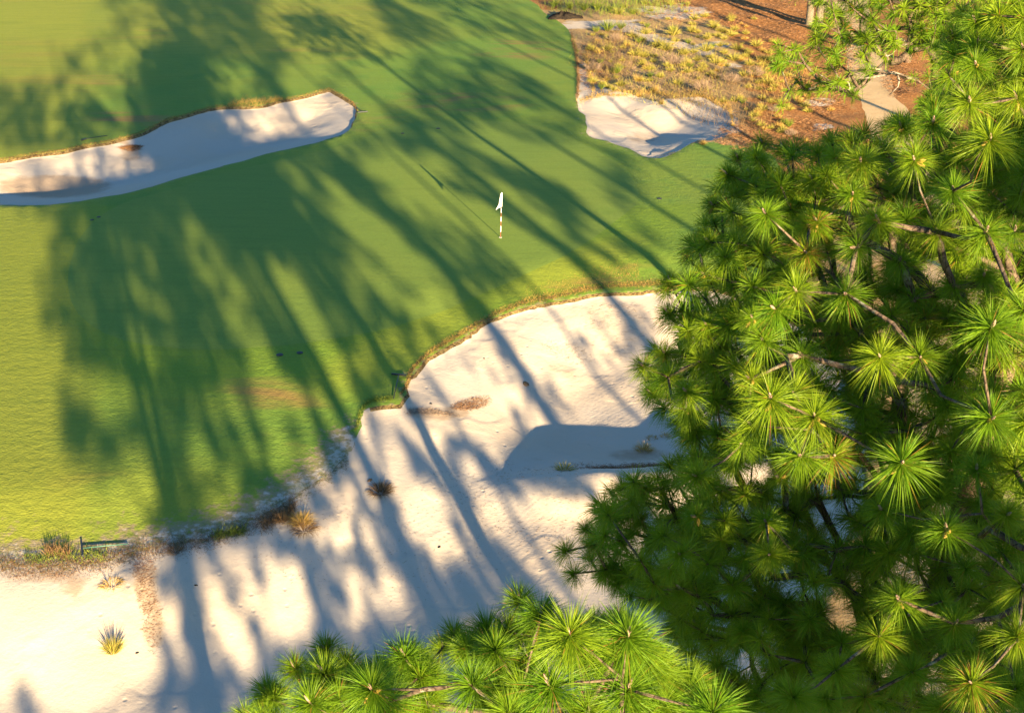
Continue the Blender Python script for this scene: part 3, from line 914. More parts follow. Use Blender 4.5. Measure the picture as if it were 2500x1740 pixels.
# ---------------------------------------------------------------- pines out of frame that throw the long shadows
DARK = """
0 0 0 0 2 8 5 4 9 6 7 9 5 0 0 0 0 2 7 6 7 6 6 6 7 7 3
0 0 0 0 3 8 8 7 8 5 5 8 8 3 0 0 0 0 3 7 8 5 4 4 5 6 6 7
0 0 2 5 6 8 6 7 8 7 7 6 5 7 3 1 3 1 0 2 3 3 4 4 6 5 5 5
2 3 1 4 5 8 7 6 6 5 3 3 6 7 2 1 4 3 1 3 7 4 5 7 4 6 6 3
5 6 6 7 6 5 8 4 7 3 1 3 5 5 1 2 4 3 0 3 6 6 7 8 4 8 7 3
5 8 9 6 8 8 4 5 4 3 5 4 2 3 5 2 1 0 3 6 7 5 7 7 6 2 3 5 4
6 8 9 9 4 6 7 6 6 3 3 5 3 5 5 1 2 4 4 7 7 4 5 4 5 4 6 5 3
2 3 3 3 2 6 7 7 3 7 6 5 7 8 5 4 7 5 4 6 4 3 7 5 6 5 3 1 2 5 6
3 7 6 6 2 8 8 8 8 3 6 4 6 5 3 5 8 6 3 1 1 2 6 5 8 8 4 2 2 5 7
4 5 4 6 8 9 9 9 7 2 4 3 7 9 7 5 5 7 8 2 2 5 5 2 7 5 7 8 4 3 6 7
1 1 3 6 6 9 8 8 9 8 3 7 2 5 9 9 2 3 3 8 3 5 5 2 0 6 6 8 6 3 5 6
0 0 4 7 8 9 7 9 8 3 8 3 2 5 9 9 6 3 1 3 9 2 5 6 1 0 3 8 4 3 5 6
0 2 3 8 9 9 6 7 9 7 6 7 2 2 8 8 6 6 3 1 2 8 4 6 2 1 0 0 4 6 6 6
0 6 4 8 8 9 4 5 9 7 3 5 4 1 4 9 5 3 6 3 1 5 8 6 7 3 0 0 0 5 4
0 7 5 8 9 8 6 4 9 9 6 3 8 3 2 5 7 5 7 6 3 2 7 8 7 3 0 0
0 8 6 7 9 7 8 2 8 9 7 3 4 7 3 3 6 6 7 6 7 6 4 6 0 1 7 3 3 6 6 7
0 2 2 8 7 7 6 8 6 8 8 5 4 7 5 2 7 6 6 3 3 4 4 2 7 0 4 1 5 4 7 7
0 1 1 7 8 8 5 3 8 7 6 6 3 5 7 1 1 5 8 6 4 4 5 4 6 2 1 0 3 4 7 7
0 0 0 5 2 1 4 8 5 7 7 2 2 4 6 1 2 7 7 6 3 5 2 2 5 5 7 3 2 0 1 5
0 0 0 7 1 1 3 7 6 7 7 3 5 2 3 6 4 8 7 6 3 6 3 2 3 5 6 5 4 2 2
0 0 0 8 8 6 5 4 7 6 8 8 5 2 3 6 7 3 5 5 4 4 4 3 3 8
0 0 0 5 9 7 2 2 6 3 7 4 5 3 3 5 8 1 3 7 7 6 6 6
0 0 0 4 9 5 1 0 7 3 6 7 3 5 3 4 8 5 1 4 7 8 6 6 4 4 7 6 4
0 0 0 0 5 2 0 1 7 6 4 7 8 6 4 4 7 6 2 1 5 8 6 1 5 5 5 4 3
0 0 0 0 0 0 1 8 7 7 8 8 8 8 8 7 3 4 5 4 1 0 8 2 4 4 2 1
0 0 0 0 0 0 0 6 8 8 8 8 8 7 3 4 4 5 5 3 1 0 8 3 2 2 1
0 0 0 0 0 0 2 5 6 6 6 6 6 5 5 6 6 6 6 5 5 1 5 8 3 1 1
0 0 0 0 0 0 5 7 7 7 2 3 4 3 2 6 7 6 7 6 6 3 3 8 4 1
0 0 0 0 0 0 3 6 6 6 2 4 3 3 2 5 7 6 7 7 6 4 3 7 4 1
0 0 0 0 0 0 3 5 1 5 3 3 5 3 3 5 7 6 7 7 7 6 5 6 6
0 0 0 0 0 0 3 5 2 7 4 2 4 3 3 4 7 7 7 7 7 7 7 7
0 0 0 0 0 0 0 2 3 5 6 2 4 3 5 7 7 7 7 7 7 7 7
1 1 1 1 1 1 1 4 3 3 8 3 4 6 7 7 7 7 7 7 7 7
3 2 1 1 1 1 1 5 6 3 7 3 7 7 7 7 7 7 7 7 7 7
5 4 1 1 1 1 1 5 6 6 7 4 6 7 7 7 7 7 7 7 7 7
"""
rows = [list(map(int, l.split())) for l in DARK.strip().splitlines()]
DM = np.zeros((35, 34))
for i, rw in enumerate(rows): DM[i, :len(rw)] = rw[:34]
DM /= 9.0
STREAKS = [([(455, 430), (530, 520), (575, 600), (650, 700), (740, 815)], 20, 0), ([(550, 425), (620, 510), (690, 600)], 20, 0), ([(940, 385), (1060, 480), (1150, 540), (1260, 590)], 24, 0),
           ([(1240, 510), (1330, 590), (1400, 650)], 38, 0), ([(1170, 335), (1320, 395), (1440, 435)], 26, 0), ([(1570, 480), (1630, 560)], 22, 0), ([(880, 650), (960, 720), (1060, 775)], 17, .05),
           ([(800, 440), (870, 510), (960, 600)], 13, .1), ([(1440, 480), (1540, 560)], 13, .1), ([(1090, 430), (1180, 500)], 12, .1), ([(0, 560), (30, 900), (60, 1180)], 60, 0),
           ([(545, 560), (666, 757), (764, 953), (843, 1050)], 11, 1), ([(588, 423), (700, 560), (800, 700), (860, 790)], 18, 1), ([(850, 400), (937, 500), (1050, 620), (1176, 740)], 14, 1),
           ([(1110, 440), (1290, 545), (1480, 690)], 12, 1), ([(1030, 1080), (1160, 1260), (1260, 1420)], 22, 1), ([(1280, 760), (1330, 850), (1420, 930)], 30, 0), ([(830, 1000), (900, 1100), (960, 1180)], 30, .05),
           ([(980, 1180), (1090, 1330)], 26, .1), ([(1150, 1180), (1280, 1350)], 16, 0), ([(620, 1330), (700, 1470), (760, 1560)], 15, .05), ([(500, 1400), (560, 1520), (610, 1640)], 15, .1)]
def darkness(px, py):
    gx = np.clip(px / 50 - .5, 0, 32.999); gy = np.clip(py / 50 - .5, 0, 33.999)
    i = gy.astype(int); j = gx.astype(int); fx = gx - j; fy = gy - i
    v = DM[i, j] * (1 - fx) * (1 - fy) + DM[i, j + 1] * fx * (1 - fy) + DM[i + 1, j] * (1 - fx) * fy + DM[i + 1, j + 1] * fx * fy
    P2 = np.stack([px, py], -1)
    for pts, w, val in STREAKS:
        d, _ = pdist(P2, np.array(pts, float))
        v = v + (val - v) * (1 - sstep(w * .8, w * 1.5, d))
    return np.where((px > 1640) | (px < -60) | (py < -40) | (py > 1760), .0, v)
mA = (ta[:, 0] < 1760) | ((ta[:, 1] > 1150) & (ta[:, 0] < 1900)) | ((ta[:, 0] < 2120) & (ta[:, 1] < 440))
SB = -20.0            # the wood stands this far toward the sun
QT = [1.7, 4.9, 7.9, 11.6, 15.4, 18.3, 21.1, 24.4, 27.8, 31.5]
QR = [.34, .13, .34, .12, .38, .13, .36, .13, .32, .2]
rF = np.random.default_rng(5)
Nn = 16000
q = rF.uniform(-4.5, 33, Nn); sg = rF.uniform(17, 150, Nn)
gx_ = q * CA - sg * SA; gy_ = q * SA + sg * CA
gz_ = height(gx_, gy_)
ppx, ppy = project(np.stack([gx_, gy_, gz_], -1))
D = darkness(ppx, ppy)
sg2 = sg + gz_ / TE
# leave the sun free where the near pines stand; their own crowns throw that shadow
LIT = np.concatenate([CA_[~mA], CB])
LIT = LIT[:len(CA_[~mA]) + len(TB)]
qL = LIT[:, 0] * CA + LIT[:, 1] * SA; sL = -LIT[:, 0] * SA + LIT[:, 1] * CA + LIT[:, 2] / TE
free = ((np.abs(q[:, None] - qL[None]) < .65) & (np.abs(sg2[:, None] - sL[None]) * TE < .65)).any(1)
solid = (q > 3.5) & (q < 11.5) & ((sg2 - 8.5) * TE > 9.5) & ((sg2 - 8.5) * TE < 19.5)
keep = (rF.random(Nn) < np.where(ppy > 1230, np.clip((D - .12) / .5, 0, 1), np.clip((D - .28) / .47, 0, 1) ** 1.3)) & ~free & ~(solid & (rF.random(Nn) < .8))
q, sg2 = q[keep], sg2[keep]
# shade on the left half of the large pine
PS = np.concatenate([CA_[mA], CF[(cand[:, 0] < 1740) | ((cand[:, 1] > 1150) & (cand[:, 0] < 1880)) | ((cand[:, 0] > 1900) & (cand[:, 1] > 300) & (cand[:, 1] < 420) & (cand[:, 0] < 2200)) | ((cand[:, 0] < 2350) & (cand[:, 1] > 1180) & (cand[:, 0] % 7 < 4))]])
PW = np.concatenate([CA_[ta[:, 0] < 1775], CF[(cand[:, 0] < 1775)]])
PS = np.concatenate([PS, PW, PW, PW])
PS = np.repeat(PS, 5, 0) + rF.normal(size=(len(PS) * 5, 3)) * .25
qs = PS[:, 0] * CA + PS[:, 1] * SA; ss = -PS[:, 0] * SA + PS[:, 1] * CA
BR = CA_[((ta[:, 0] > 1780) & (ta[:, 0] < 2110) & (ta[:, 1] > 640) & (ta[:, 1] < 1150)) | ((ta[:, 0] > 1940) & (ta[:, 1] < 640) & (ta[:, 2] > 105)) | ((ta[:, 0] > 2140) & (ta[:, 2] > 145)) | (ta[:, 2] > 165)]
qB = BR[:, 0] * CA + BR[:, 1] * SA; sB = -BR[:, 0] * SA + BR[:, 1] * CA + BR[:, 2] / TE
okp = ~((np.abs(qs[:, None] - qB[None]) < .36) & (np.abs((ss + PS[:, 2] / TE)[:, None] - sB[None]) * TE < .36)).any(1)
PS, qs, ss = PS[okp], qs[okp], ss[okp]
q = np.concatenate([q, qs]); sg2 = np.concatenate([sg2, ss + PS[:, 2] / TE])
j = rF.normal(size=len(q)) * 1.4
owner = np.argmin(np.abs(q[:, None] - np.array(QT)[None]), 1)
for ti, qt in enumerate(QT):
    m = owner == ti
    if m.sum() < 3: continue
    s = SB + j[m] + (ti % 3 - 1) * 1.5
    z = (sg2[m] - s) * TE
    ok = z > 2.6
    s, z, qq = s[ok], z[ok], q[m][ok]
    C = np.stack([qq * CA - s * SA, qq * SA + s * CA, z], -1)
    sb = SB + (ti % 3 - 1) * 1.5
    bx, by = qt * CA - sb * SA, qt * SA + sb * CA
    top = float(z.max()) + .3
    tr = [(bx, by, -.3), (bx + .05, by, top * .35), (bx - .05, by + .1, top * .7), (bx, by, top)]
    make_pine('tall forest pine outside the picture, %s of the row shading the green' % ['first', 'second', 'third', 'fourth', 'fifth', 'sixth', 'seventh', 'eighth', 'ninth', 'tenth'][ti],
              dense(tr, 10), QR[ti], .05, C, rF.uniform(.30, .40, len(C)), 55, .036, 'forest pines towards the sun', 'needle_far', rF, (.4, .6, .4), step=1.2, tipr=.014)
# taller, barer pines whose trunk shadows stripe the upper right
for k, (lx, ly) in enumerate(((1560, 300), (1665, 300), (1745, 275), (1480, 175), (1620, 60), (1830, 60), (1790, 190))):
    g = ground(lx, ly)
    qt = g[0] * CA + g[1] * SA
    sgt = -g[0] * SA + g[1] * CA
    sb = sgt - 62 - 5 * (k % 3)
    bx, by = qt * CA - sb * SA, qt * SA + sb * CA
    H = 20.5 + (k % 3)
    n = 75
    th = rF.uniform(0, 6.28, n); ro = rF.uniform(.4, 2.6, n)
    C = np.stack([bx + ro * np.cos(th), by + ro * np.sin(th), rF.uniform(14.8, H, n)], -1)
    make_pine('bare-stemmed pine outside the picture, %s of those whose thin shadows stripe the rough' % ['first', 'second', 'third', 'fourth', 'fifth', 'sixth', 'seventh'][k],
              dense([(bx, by, -.3), (bx + .1, by, H * .5), (bx, by, H)], 12), .23, .05, C, np.full(n, .4), 45, .034, 'forest pines towards the sun', 'needle_far', rF, (.4, .6, .4), step=1.2, tipr=.014)

# ---------------------------------------------------------------- far trunks at upper right
g = ground(2215, 152)
rD = np.random.default_rng(9)
n = 90
th = rD.uniform(0, 6.28, n); ro = rD.uniform(.3, 3.2, n)
C = np.stack([g[0] + ro * np.cos(th), g[1] + ro * np.sin(th), rD.uniform(12, 19, n)], -1)
make_pine('farther pine with a plain reddish trunk rising from rust-coloured straw beside the sand path', dense([(g[0], g[1], g[2] - .2), (g[0] + .1, g[1], 8), (g[0], g[1], 19)], 10),
          .27, .06, C, np.full(n, .4), 34, .022, None, 'needle', rD, step=1.0, tipr=.016)
def leafy_tree(px, py, label, H, spread, two=True):
    g = ground(px, py); r = np.random.default_rng(3)
    root = empty('oak_tree', tuple(g)); tag(root, label, 'oak tree')
    gg = Geo()
    for sx in ((-.42, .42) if two else (0,)):
        gg.tube([(sx, 0, -.3), (sx * .95, 0, .15), (sx, .05, 1.5), (sx * 1.3, .1, H * .5), (sx * 1.8, .2, H * .9)], [.50, .36, .30, .22, .05], 10)
    obj('trunk', gg.mesh('trunk', M['oakbark']), root)
    n = 60; gb = Geo(); cs = []
    for i in range(n):
        th = r.uniform(0, 6.28); ro = r.uniform(.5, spread); z = r.uniform(2.3, H)
        c = (ro * math.cos(th), ro * math.sin(th), z); cs.append(c)
        gb.tube([(.1, 0, z * .6), (c[0] * .5, c[1] * .5, z * .85), c], [.05, .035, .012], 5)
    obj('branches', gb.mesh('branches', M['oakbark']), root)
    cs = np.array(cs); ci = r.integers(0, n, 5200)
    P = cs[ci] + r.normal(size=(len(ci), 3)) * .38
    u = r.normal(size=P.shape); u /= np.linalg.norm(u, axis=1, keepdims=True)
    w = np.cross(u, r.normal(size=P.shape)); w /= np.linalg.norm(w, axis=1, keepdims=True)
    a = .075
    V = np.stack([P - u * a, P + w * a * .5, P + u * a, P - w * a * .5], 1).reshape(-1, 3)
    T = np.arange(len(V)).reshape(-1, 4)
    obj('crown', mesh_np('crown', V, T, M['leaf'], np.repeat(r.random(len(P)), 4)), root)
leafy_tree(1987, 62, 'small leafy oak with two pale trunks standing on rusty pine straw at the top edge', 6.5, 2.6)

# ---------------------------------------------------------------- grass clumps and shrubs
def clump_mesh(name, mat, n, h, spread, wid, seed, stiff=.5, core=.05):
    r = np.random.default_rng(seed)
    ph = r.random(n) * 2 * math.pi
    lean = np.sqrt(r.random(n)) * spread
    d = np.stack([np.cos(ph) * lean, np.sin(ph) * lean, np.ones(n)], -1)
    d /= np.linalg.norm(d, axis=1, keepdims=True)
    base = np.stack([np.cos(ph) * lean * core, np.sin(ph) * lean * core, np.full(n, -.02)], -1)
    L = h * r.uniform(.6, 1.1, n)
    V, T = strips(base, d, L, wid * r.uniform(.7, 1.2, n), lean * (1 - stiff) * .4, None, r)
    return mesh_np(name, V, T, mat, np.repeat(r.random(n), 5))
def twig_mesh(name, seed, n=170, R=.9, H=.6):
    r = np.random.default_rng(seed); Vs = []; Ts = []; k = 0
    ph = r.random(n) * 6.283; lean = r.random(n) * 1.6
    d = np.stack([np.cos(ph) * lean, np.sin(ph) * lean, np.ones(n)], -1); d /= np.linalg.norm(d, axis=1, keepdims=True)
    base = np.stack([np.cos(ph) * lean * .12, np.sin(ph) * lean * .12, np.zeros(n)], -1)
    L = r.uniform(.5, 1, n) * R
    V, T = strips(base, d, L, np.full(n, .012), r.uniform(-.1, .15, n), None, r)
    Vs.append(V); Ts.append(T); k = len(V)
    m = n * 5; ci = r.integers(0, n, m); t = r.uniform(.35, .95, m)
    b2 = base[ci] + d[ci] * (L[ci] * t)[:, None]
    d2 = d[ci] + r.normal(size=(m, 3)) * .7; d2 /= np.linalg.norm(d2, axis=1, keepdims=True)
    V, T = strips(b2, d2, r.uniform(.1, .32, m) * R, np.full(m, .009), np.zeros(m), None, r)
    Vs.append(V); Ts.append(T + k)
    V = np.concatenate(Vs); T = np.concatenate(Ts)
    return mesh_np(name, V, T, M['twig'], np.repeat(r.random(len(V) // 5), 5))
WIRE = [clump_mesh('wiregrass_clump', M['wire'], 150, .62, 1.35, .016, 60 + i, .2) for i in range(4)]
GOLD = [clump_mesh('grass_clump', M['gold'], 150, .5, 1.3, .014, 70 + i, .2) for i in range(2)]
GRN = [clump_mesh('green_grass_clump', M['grn'], 150, .8, .9, .016, 80 + i, .4) for i in range(3)]
TW = [twig_mesh('twiggy_shrub', 90 + i) for i in range(3)]
def scale_at(g):     # photo pixels per metre at ground point g
    return F / (g[1] * CP + (CAM_H - g[2]) * SP)
W4 = [(1050,290,110),(1020,360,90),(1310,290,150),(1170,400,150),(1240,430,150),(1480,270,120),(1500,160,110),(1600,140,90),(1680,230,120),(1850,160,100),(1740,270,90),(1850,310,110),(1880,260,90),
(1620,340,110),(1610,440,150),(1740,410,90),(1900,430,130),(2080,400,130),(1980,300,80),(2230,380,70),(1870,530,130),(1700,560,130),(1530,540,100),(1560,640,110),(1440,650,110),(1960,680,110),
(2180,740,150),(2020,580,110),(2130,540,100),(2250,790,90),(560,740,110),(820,770,120),(750,820,80),(1350,760,110),(1190,700,90),(1780,930,90),(1880,920,100),
(2130,900,90),(2050,1110,70),(920,320,90),(800,100,120),(940,110,90),(1100,90,70),(1440,30,60),(1280,30,80),(2060,170,60),(560,450,90),(700,440,120),(950,490,120),(1040,500,120),
(850,50,90),(1050,20,80),(1400,480,120),(2380,1000,110),(2140,1000,110),(2330,930,90),(2560,1020,100),(1660,520,90),(1500,470,90),(1780,480,90),(1950,520,90),(1330,370,80),(2150,650,90),(2010,480,80),
(1800,600,90),(1650,680,90),(1280,640,90),(1780,350,80),(2200,480,90),(1120,560,80),(880,400,80),(1430,560,90),(2100,760,80),(2000,800,80),(2210,1180,80),(2260,620,80),(1090,740,70),(1930,900,80)]
for i, (zx, zy, w) in enumerate(W4):
    px, py = 1300 + zx / 3.805, zy / 3.805
    g = ground(px, py + w / 3.805 * .25)
    o = obj('wiregrass_clump', WIRE[i % 4], None, g)
    s = w / 3.805 / scale_at(g) / .75
    o.scale = (s, s, s * 1.1); o.rotation_euler = (0, 0, i * 2.4)
    tag(o, 'yellow-green wiregrass clump among many scattered over the sandy rough', 'grass clump', 'wiregrass clumps in the sandy rough')
rW = np.random.default_rng(77)
k2 = 0
while k2 < 130:
    px, py = rW.uniform(1430, 1990), rW.uniform(10, 330)
    if sdist(np.array([[px, py]]), np.array([(1440, 215), (1420, 100), (1470, 40), (1700, 25), (1850, 70), (1950, 180), (2000, 300), (1900, 330), (1820, 300), (1780, 250), (1700, 215), (1560, 215)], float))[0] < 0: continue
    g = ground(px, py)
    o = obj('wiregrass_clump', (WIRE + GOLD + GRN[:1])[k2 % 7], None, g)
    s = rW.uniform(.5, 1.15); o.scale = (s, s, s); o.rotation_euler = (0, 0, k2 * 2.1)
    tag(o, 'yellow-green wiregrass clump among many scattered over the sandy rough', 'grass clump', 'wiregrass clumps in the sandy rough')
    k2 += 1
GRL = [(640, 800, 100, 'bright green upright grass clump just above the left end of the upper right bunker'),
       (700, 235, 190, 'large shaggy green grass clump over a brown hollow in the rough'),
       (820, 235, 130, 'green grass clump touching the large shaggy clump on its right side'),
       (590, 270, 110, 'dull green grass clump on the left flank of the large shaggy clump'),
       (600, 50, 150, 'tall green grass clump near the top edge, right of the black mound'),
       (480, 60, 130, 'green grass clump directly right of the black mound'),
       (350, 50, 120, 'green grass clump directly behind the black mound'),
       (200, 30, 120, 'leftmost green grass clump at the top edge of the rough'),
       (720, 70, 110, 'rightmost of the tall green clumps along the top edge')]
for i, (zx, zy, w, lab) in enumerate(GRL):
    g = ground(1300 + zx / 3.805, zy / 3.805 + w / 3.805 * .3)
    o = obj('green_grass_clump', GRN[i % 3], None, g)
    s = w / 3.805 / scale_at(g) / 1.0; o.scale = (s, s, s); o.rotation_euler = (0, 0, i * 1.7)
    tag(o, lab, 'grass clump', 'green grass clumps in the rough')
GL = [(1060, 610, 120, 'bushy golden clump above the yucca-like spiky clump'), (980, 710, 150, 'spiky pale yellow clump with stiff radiating blades above the upper right bunker'),
      (990, 870, 100, 'round straw-coloured clump on the far lip of the upper right bunker'), (1130, 810, 130, 'broad tan clump drooping over the far lip of the upper right bunker'),
      (1200, 940, 95, 'small tan clump lowest on the far face of the upper right bunker'), (2090, 1020, 130, 'yellow clump right of the dark hollow near the bunker corner'),
      (1580, 1310, 110, 'golden clump at the near right corner of the upper right bunker'), (1860, 1150, 70, 'small dull clump at the right tip of the upper right bunker'),
      (2540, 1290, 95, 'pale golden clump in rusty straw next to the large pine crown'), (2770, 1000, 100, 'yellow clump beside the rusty straw left of the path')]
for i, (zx, zy, w, lab) in enumerate(GL):
    g = ground(1300 + zx / 3.805, zy / 3.805 + w / 3.805 * .3)
    o = obj('grass_clump', GOLD[i % 2], None, g)
    s = w / 3.805 / scale_at(g) / .85; o.scale = (s, s, s * 1.1); o.rotation_euler = (0, 0, i * 1.7)
    tag(o, lab, 'grass clump')
SHL = [(1300, 560, 250, 'widest grey-brown twiggy shrub, in the middle of the rough'), (1580, 800, 230, 'twiggy brown shrub closest above the upper right bunker'),
       (1850, 730, 200, 'twiggy brown shrub between the middle shrub and the rusty straw'), (2080, 670, 180, 'rightmost leafless shrub before the pine branches'),
       (2250, 1010, 140, 'grey twiggy shrub beside the yellow clump near the rusty straw'), (760, 350, 170, 'dark brown twiggy shrub below the shaggy green clump'),
       (2400, 1230, 140, 'low pale twiggy shrub in rusty straw next to the large pine'), (560, 620, 200, 'thin brown twiggy shrub at the left margin of the rough beside the turf')]
for i, (zx, zy, w, lab) in enumerate(SHL):
    g = ground(1300 + zx / 3.805, zy / 3.805 + w / 3.805 * .2)
    o = obj('twiggy_shrub', TW[i % 3], None, g)
    s = w / 3.805 / scale_at(g) / 1.5; o.scale = (s, s, s * .9); o.rotation_euler = (0, 0, i * 1.3)
    tag(o, lab, 'shrub', 'leafless shrubs in the rough')

# clumps standing alone on the lower sand
def single(px, py, dia, mat, lab, n=260, hfac=.55, spread=1.5, name='grass_clump', seed=1, wid=.010):
    g = ground(px, py)
    d = dia / scale_at(g)
    me = clump_mesh(name, M[mat], n, d * hfac, spread, wid, seed, .25, .12)
    o = obj(name, me, None, g); tag(o, lab, 'grass clump'); return o
single(276, 1590, 70, 'wire', 'lone yellow-green grass tuft on the brightest sand at lower left', 260, .72, .9, seed=101)
single(272, 1425, 48, 'gold', 'flattened dry clump on the sand just below the rake', 220, .5, 1.8, seed=102)
single(930, 1200, 66, 'brown', 'round reddish-brown grass tussock on white sand below the corner of the turf', 420, .6, 1.6, seed=103)
single(735, 1275, 72, 'gold', 'glowing golden grass clump on the sand edge at lower centre', 380, .62, 1.4, seed=104)
single(742, 1290, 80, 'brown', 'low brown skirt of dead grass under the golden clump', 300, .42, 2.2, seed=105)
single(1378, 1148, 50, 'wire', 'small bright yellow tuft on the sand ridge left of the brown litter', 180, .65, 1.3, seed=106)
single(1572, 1100, 52, 'gold', 'golden tuft in the dark litter at the edge of the large pine', 200, .6, 1.3, seed=107)
single(1592, 1070, 22, 'gold', 'tiny yellow tuft at the right end of the litter strip, nearest the pine', 90, .6, 1.2, seed=108)
single(1626, 1065, 26, 'gold', 'small golden tuft half hidden by the edge of the large pine', 90, .6, 1.2, seed=109)
single(690, 1270, 50, 'brown', 'thin brown and green tuft left of the golden clump', 160, .8, .9, seed=110)
single(430, 1345, 40, 'brown', 'thin withered tuft at the turf edge above the straw strip', 120, .7, 1.2, seed=111)

# blades growing in bands: uncountable
def band(name, pts_px, n, wpx, h, mats, seed, kind='stuff', lean=1.0, wid=.010, cat=None):
    r = np.random.default_rng(seed)
    P = np.array(pts_px, float)
    seg = np.linalg.norm(np.diff(P, axis=0), axis=1); cum = np.concatenate([[0], np.cumsum(seg)])
    t = r.random(n) * cum[-1]
    t = t + r.normal(size=n) * 6 * (h > .12)
    t = np.clip(t, 0, cum[-1] - .01)
    px = np.interp(t, cum, P[:, 0]); py = np.interp(t, cum, P[:, 1]) + r.normal(size=n) * wpx
    xy = on_base(px, py); z = height(xy[:, 0], xy[:, 1])
    # put them back under their pixel at that height
    d = ray(px, py); tt = (z - CAM_H) / d[:, 2]; xy = d[:, :2] * tt[:, None]; z = height(xy[:, 0], xy[:, 1])
    base = np.concatenate([xy, z[:, None] - .01], 1)
    dv = np.stack([r.normal(size=n) * lean, r.normal(size=n) * lean, np.ones(n)], -1); dv /= np.linalg.norm(dv, axis=1, keepdims=True)
    V, T = strips(base, dv, h * r.uniform(.4, 1.1, n), np.full(n, wid), np.full(n, .15), None, r)
    o = obj(name, mesh_np(name, V, T, M[mats], np.repeat(r.random(n), 5))); tag(o, kind=kind)
    return o
b1far = B1_PX[2:19]; b3far = [p for p in B3_PX[20:34]]
band('edge_grass', [(a, b - 1) for a, b in b1far], 1800, 2.0, .11, 'gold', 201, wid=.016)
band('edge_grass', [(a, b - 1) for a, b in b1far], 3200, 1.3, .11, 'brown', 202, wid=.016)
band('edge_grass', [(560, 258), (590, 250), (640, 250), (690, 243)], 900, 5, .35, 'gold', 203, lean=.7)
band('edge_grass', [(a, b - 4) for a, b in b3far], 6500, 5, .12, 'gold', 204, wid=.009, lean=1.4)
band('edge_grass', [(a, b - 1) for a, b in b3far], 4500, 3, .12, 'brown', 205, wid=.009, lean=1.4)
band('edge_grass', [(1400, 715), (1440, 700), (1500, 690), (1560, 690), (1610, 700)], 1600, 13, .09, 'brown', 206, lean=1.2)
band('edge_grass', [(1280, 735), (1350, 715), (1420, 690), (1480, 672), (1560, 668)], 4000, 14, .08, 'gold', 207, lean=1.5)
band('edge_weeds', [(0, 1368), (60, 1372), (118, 1376), (196, 1368), (274, 1360), (330, 1345), (412, 1330), (520, 1303), (600, 1275), (680, 1236), (740, 1198), (800, 1152), (850, 1112)], 4500, 13, .08, 'grn', 208, lean=1.3, wid=.007)
band('edge_weeds', [(0, 1380), (118, 1385), (196, 1376), (274, 1366), (330, 1350), (412, 1340), (520, 1318), (600, 1290), (660, 1262), (720, 1240)], 12000, 15, .12, 'brown', 209, lean=1.3, wid=.007)
band('edge_weeds', [(60, 1362), (100, 1368), (140, 1355), (190, 1362), (260, 1360)], 900, 9, .17, 'grn', 210, lean=.6, wid=.010)
band('edge_weeds', [(110, 1352), (130, 1346), (170, 1352)], 300, 7, .35, 'brown', 211, lean=.4)
band('edge_weeds', [(520, 1312), (560, 1305), (600, 1298)], 700, 7, .22, 'grn', 212, lean=.8)
band('edge_weeds', [(640, 1290), (690, 1262), (720, 1245)], 900, 12, .26, 'brown', 213, lean=.7)
band('edge_weeds', [(0, 1395), (80, 1400), (170, 1400), (260, 1385)], 4500, 16, .07, 'litter', 214, lean=3, wid=.008)
band('edge_weeds', [(850, 1125), (800, 1165), (740, 1210), (700, 1240)], 2200, 14, .07, 'brown', 215, lean=2, wid=.007)
band('edge_weeds', [(870, 1050), (880, 1010), (900, 990), (960, 984)], 900, 4, .14, 'grn', 216, lean=1)
band('edge_grass', [(1410, 250), (1440, 240), (1490, 228), (1550, 226), (1640, 232), (1720, 235), (1780, 262), (1790, 300)], 2600, 4, .3, 'gold', 217, lean=.9, wid=.014)
band('edge_grass', [(1395, 90), (1408, 130), (1412, 190), (1410, 230)], 2600, 9, .22, 'brown', 218, lean=1, wid=.014)
band('edge_grass', [(1430, 140), (1440, 180), (1450, 215)], 1400, 14, .25, 'gold', 219, lean=1, wid=.014)
# litter scattered over the rough, and straw patches on the sand
def patch(name, cx, cy, rx, ry, n, mat, seed, h=.12, ang=0, wid=.008, kind='stuff', up=.25):
    r = np.random.default_rng(seed)
    th = r.random(n) * 6.283; ro = np.sqrt(r.random(n)) * r.uniform(.75, 1.1, n)
    ux, uy = np.cos(th) * ro * rx, np.sin(th) * ro * ry
    px = cx + ux * math.cos(ang) - uy * math.sin(ang); py = cy + ux * math.sin(ang) + uy * math.cos(ang)
    xy = on_base(px, py); z = height(xy[:, 0], xy[:, 1])
    d = ray(px, py); tt = (z - CAM_H) / d[:, 2]; xy = d[:, :2] * tt[:, None]; z = height(xy[:, 0], xy[:, 1])
    base = np.concatenate([xy, z[:, None] + .006], 1)
    a = r.random(n) * 6.283
    dv = np.stack([np.cos(a), np.sin(a), r.uniform(0, up, n)], -1)
    V, T = strips(base, dv, h * r.uniform(.5, 1.3, n), np.full(n, wid), np.full(n, .05), None, r)
    o = obj(name, mesh_np(name, V, T, M[mat], np.repeat(r.random(n), 5))); tag(o, kind=kind)
patch('pine_straw', 1980, 110, 150, 110, 9000, 'litter', 301, .3, 0, .02)
patch('pine_straw', 1900, 330, 150, 45, 9000, 'litter', 302, .25, 0, .016)
patch('pine_straw', 2010, 240, 60, 60, 4000, 'litter', 303, .25, 0, .016)
patch('pine_straw', 2200, 190, 50, 50, 3000, 'litter', 304, .25, 0, .016)
patch('pine_straw', 1760, 20, 200, 50, 6000, 'litter', 305, .3, 0, .022)
patch('dry_litter', 1600, 150, 180, 90, 9000, 'twig', 306, .25, .2, .016)
patch('dry_litter', 1450, 160, 45, 70, 3500, 'litter', 307, .25, 0, .014)
patch('dead_grass', 1600, 170, 200, 110, 2600, 'wire', 331, .22, .25, .014, up=3)
patch('dead_grass', 1760, 240, 160, 80, 2600, 'brown', 332, .22, .25, .014, up=3)
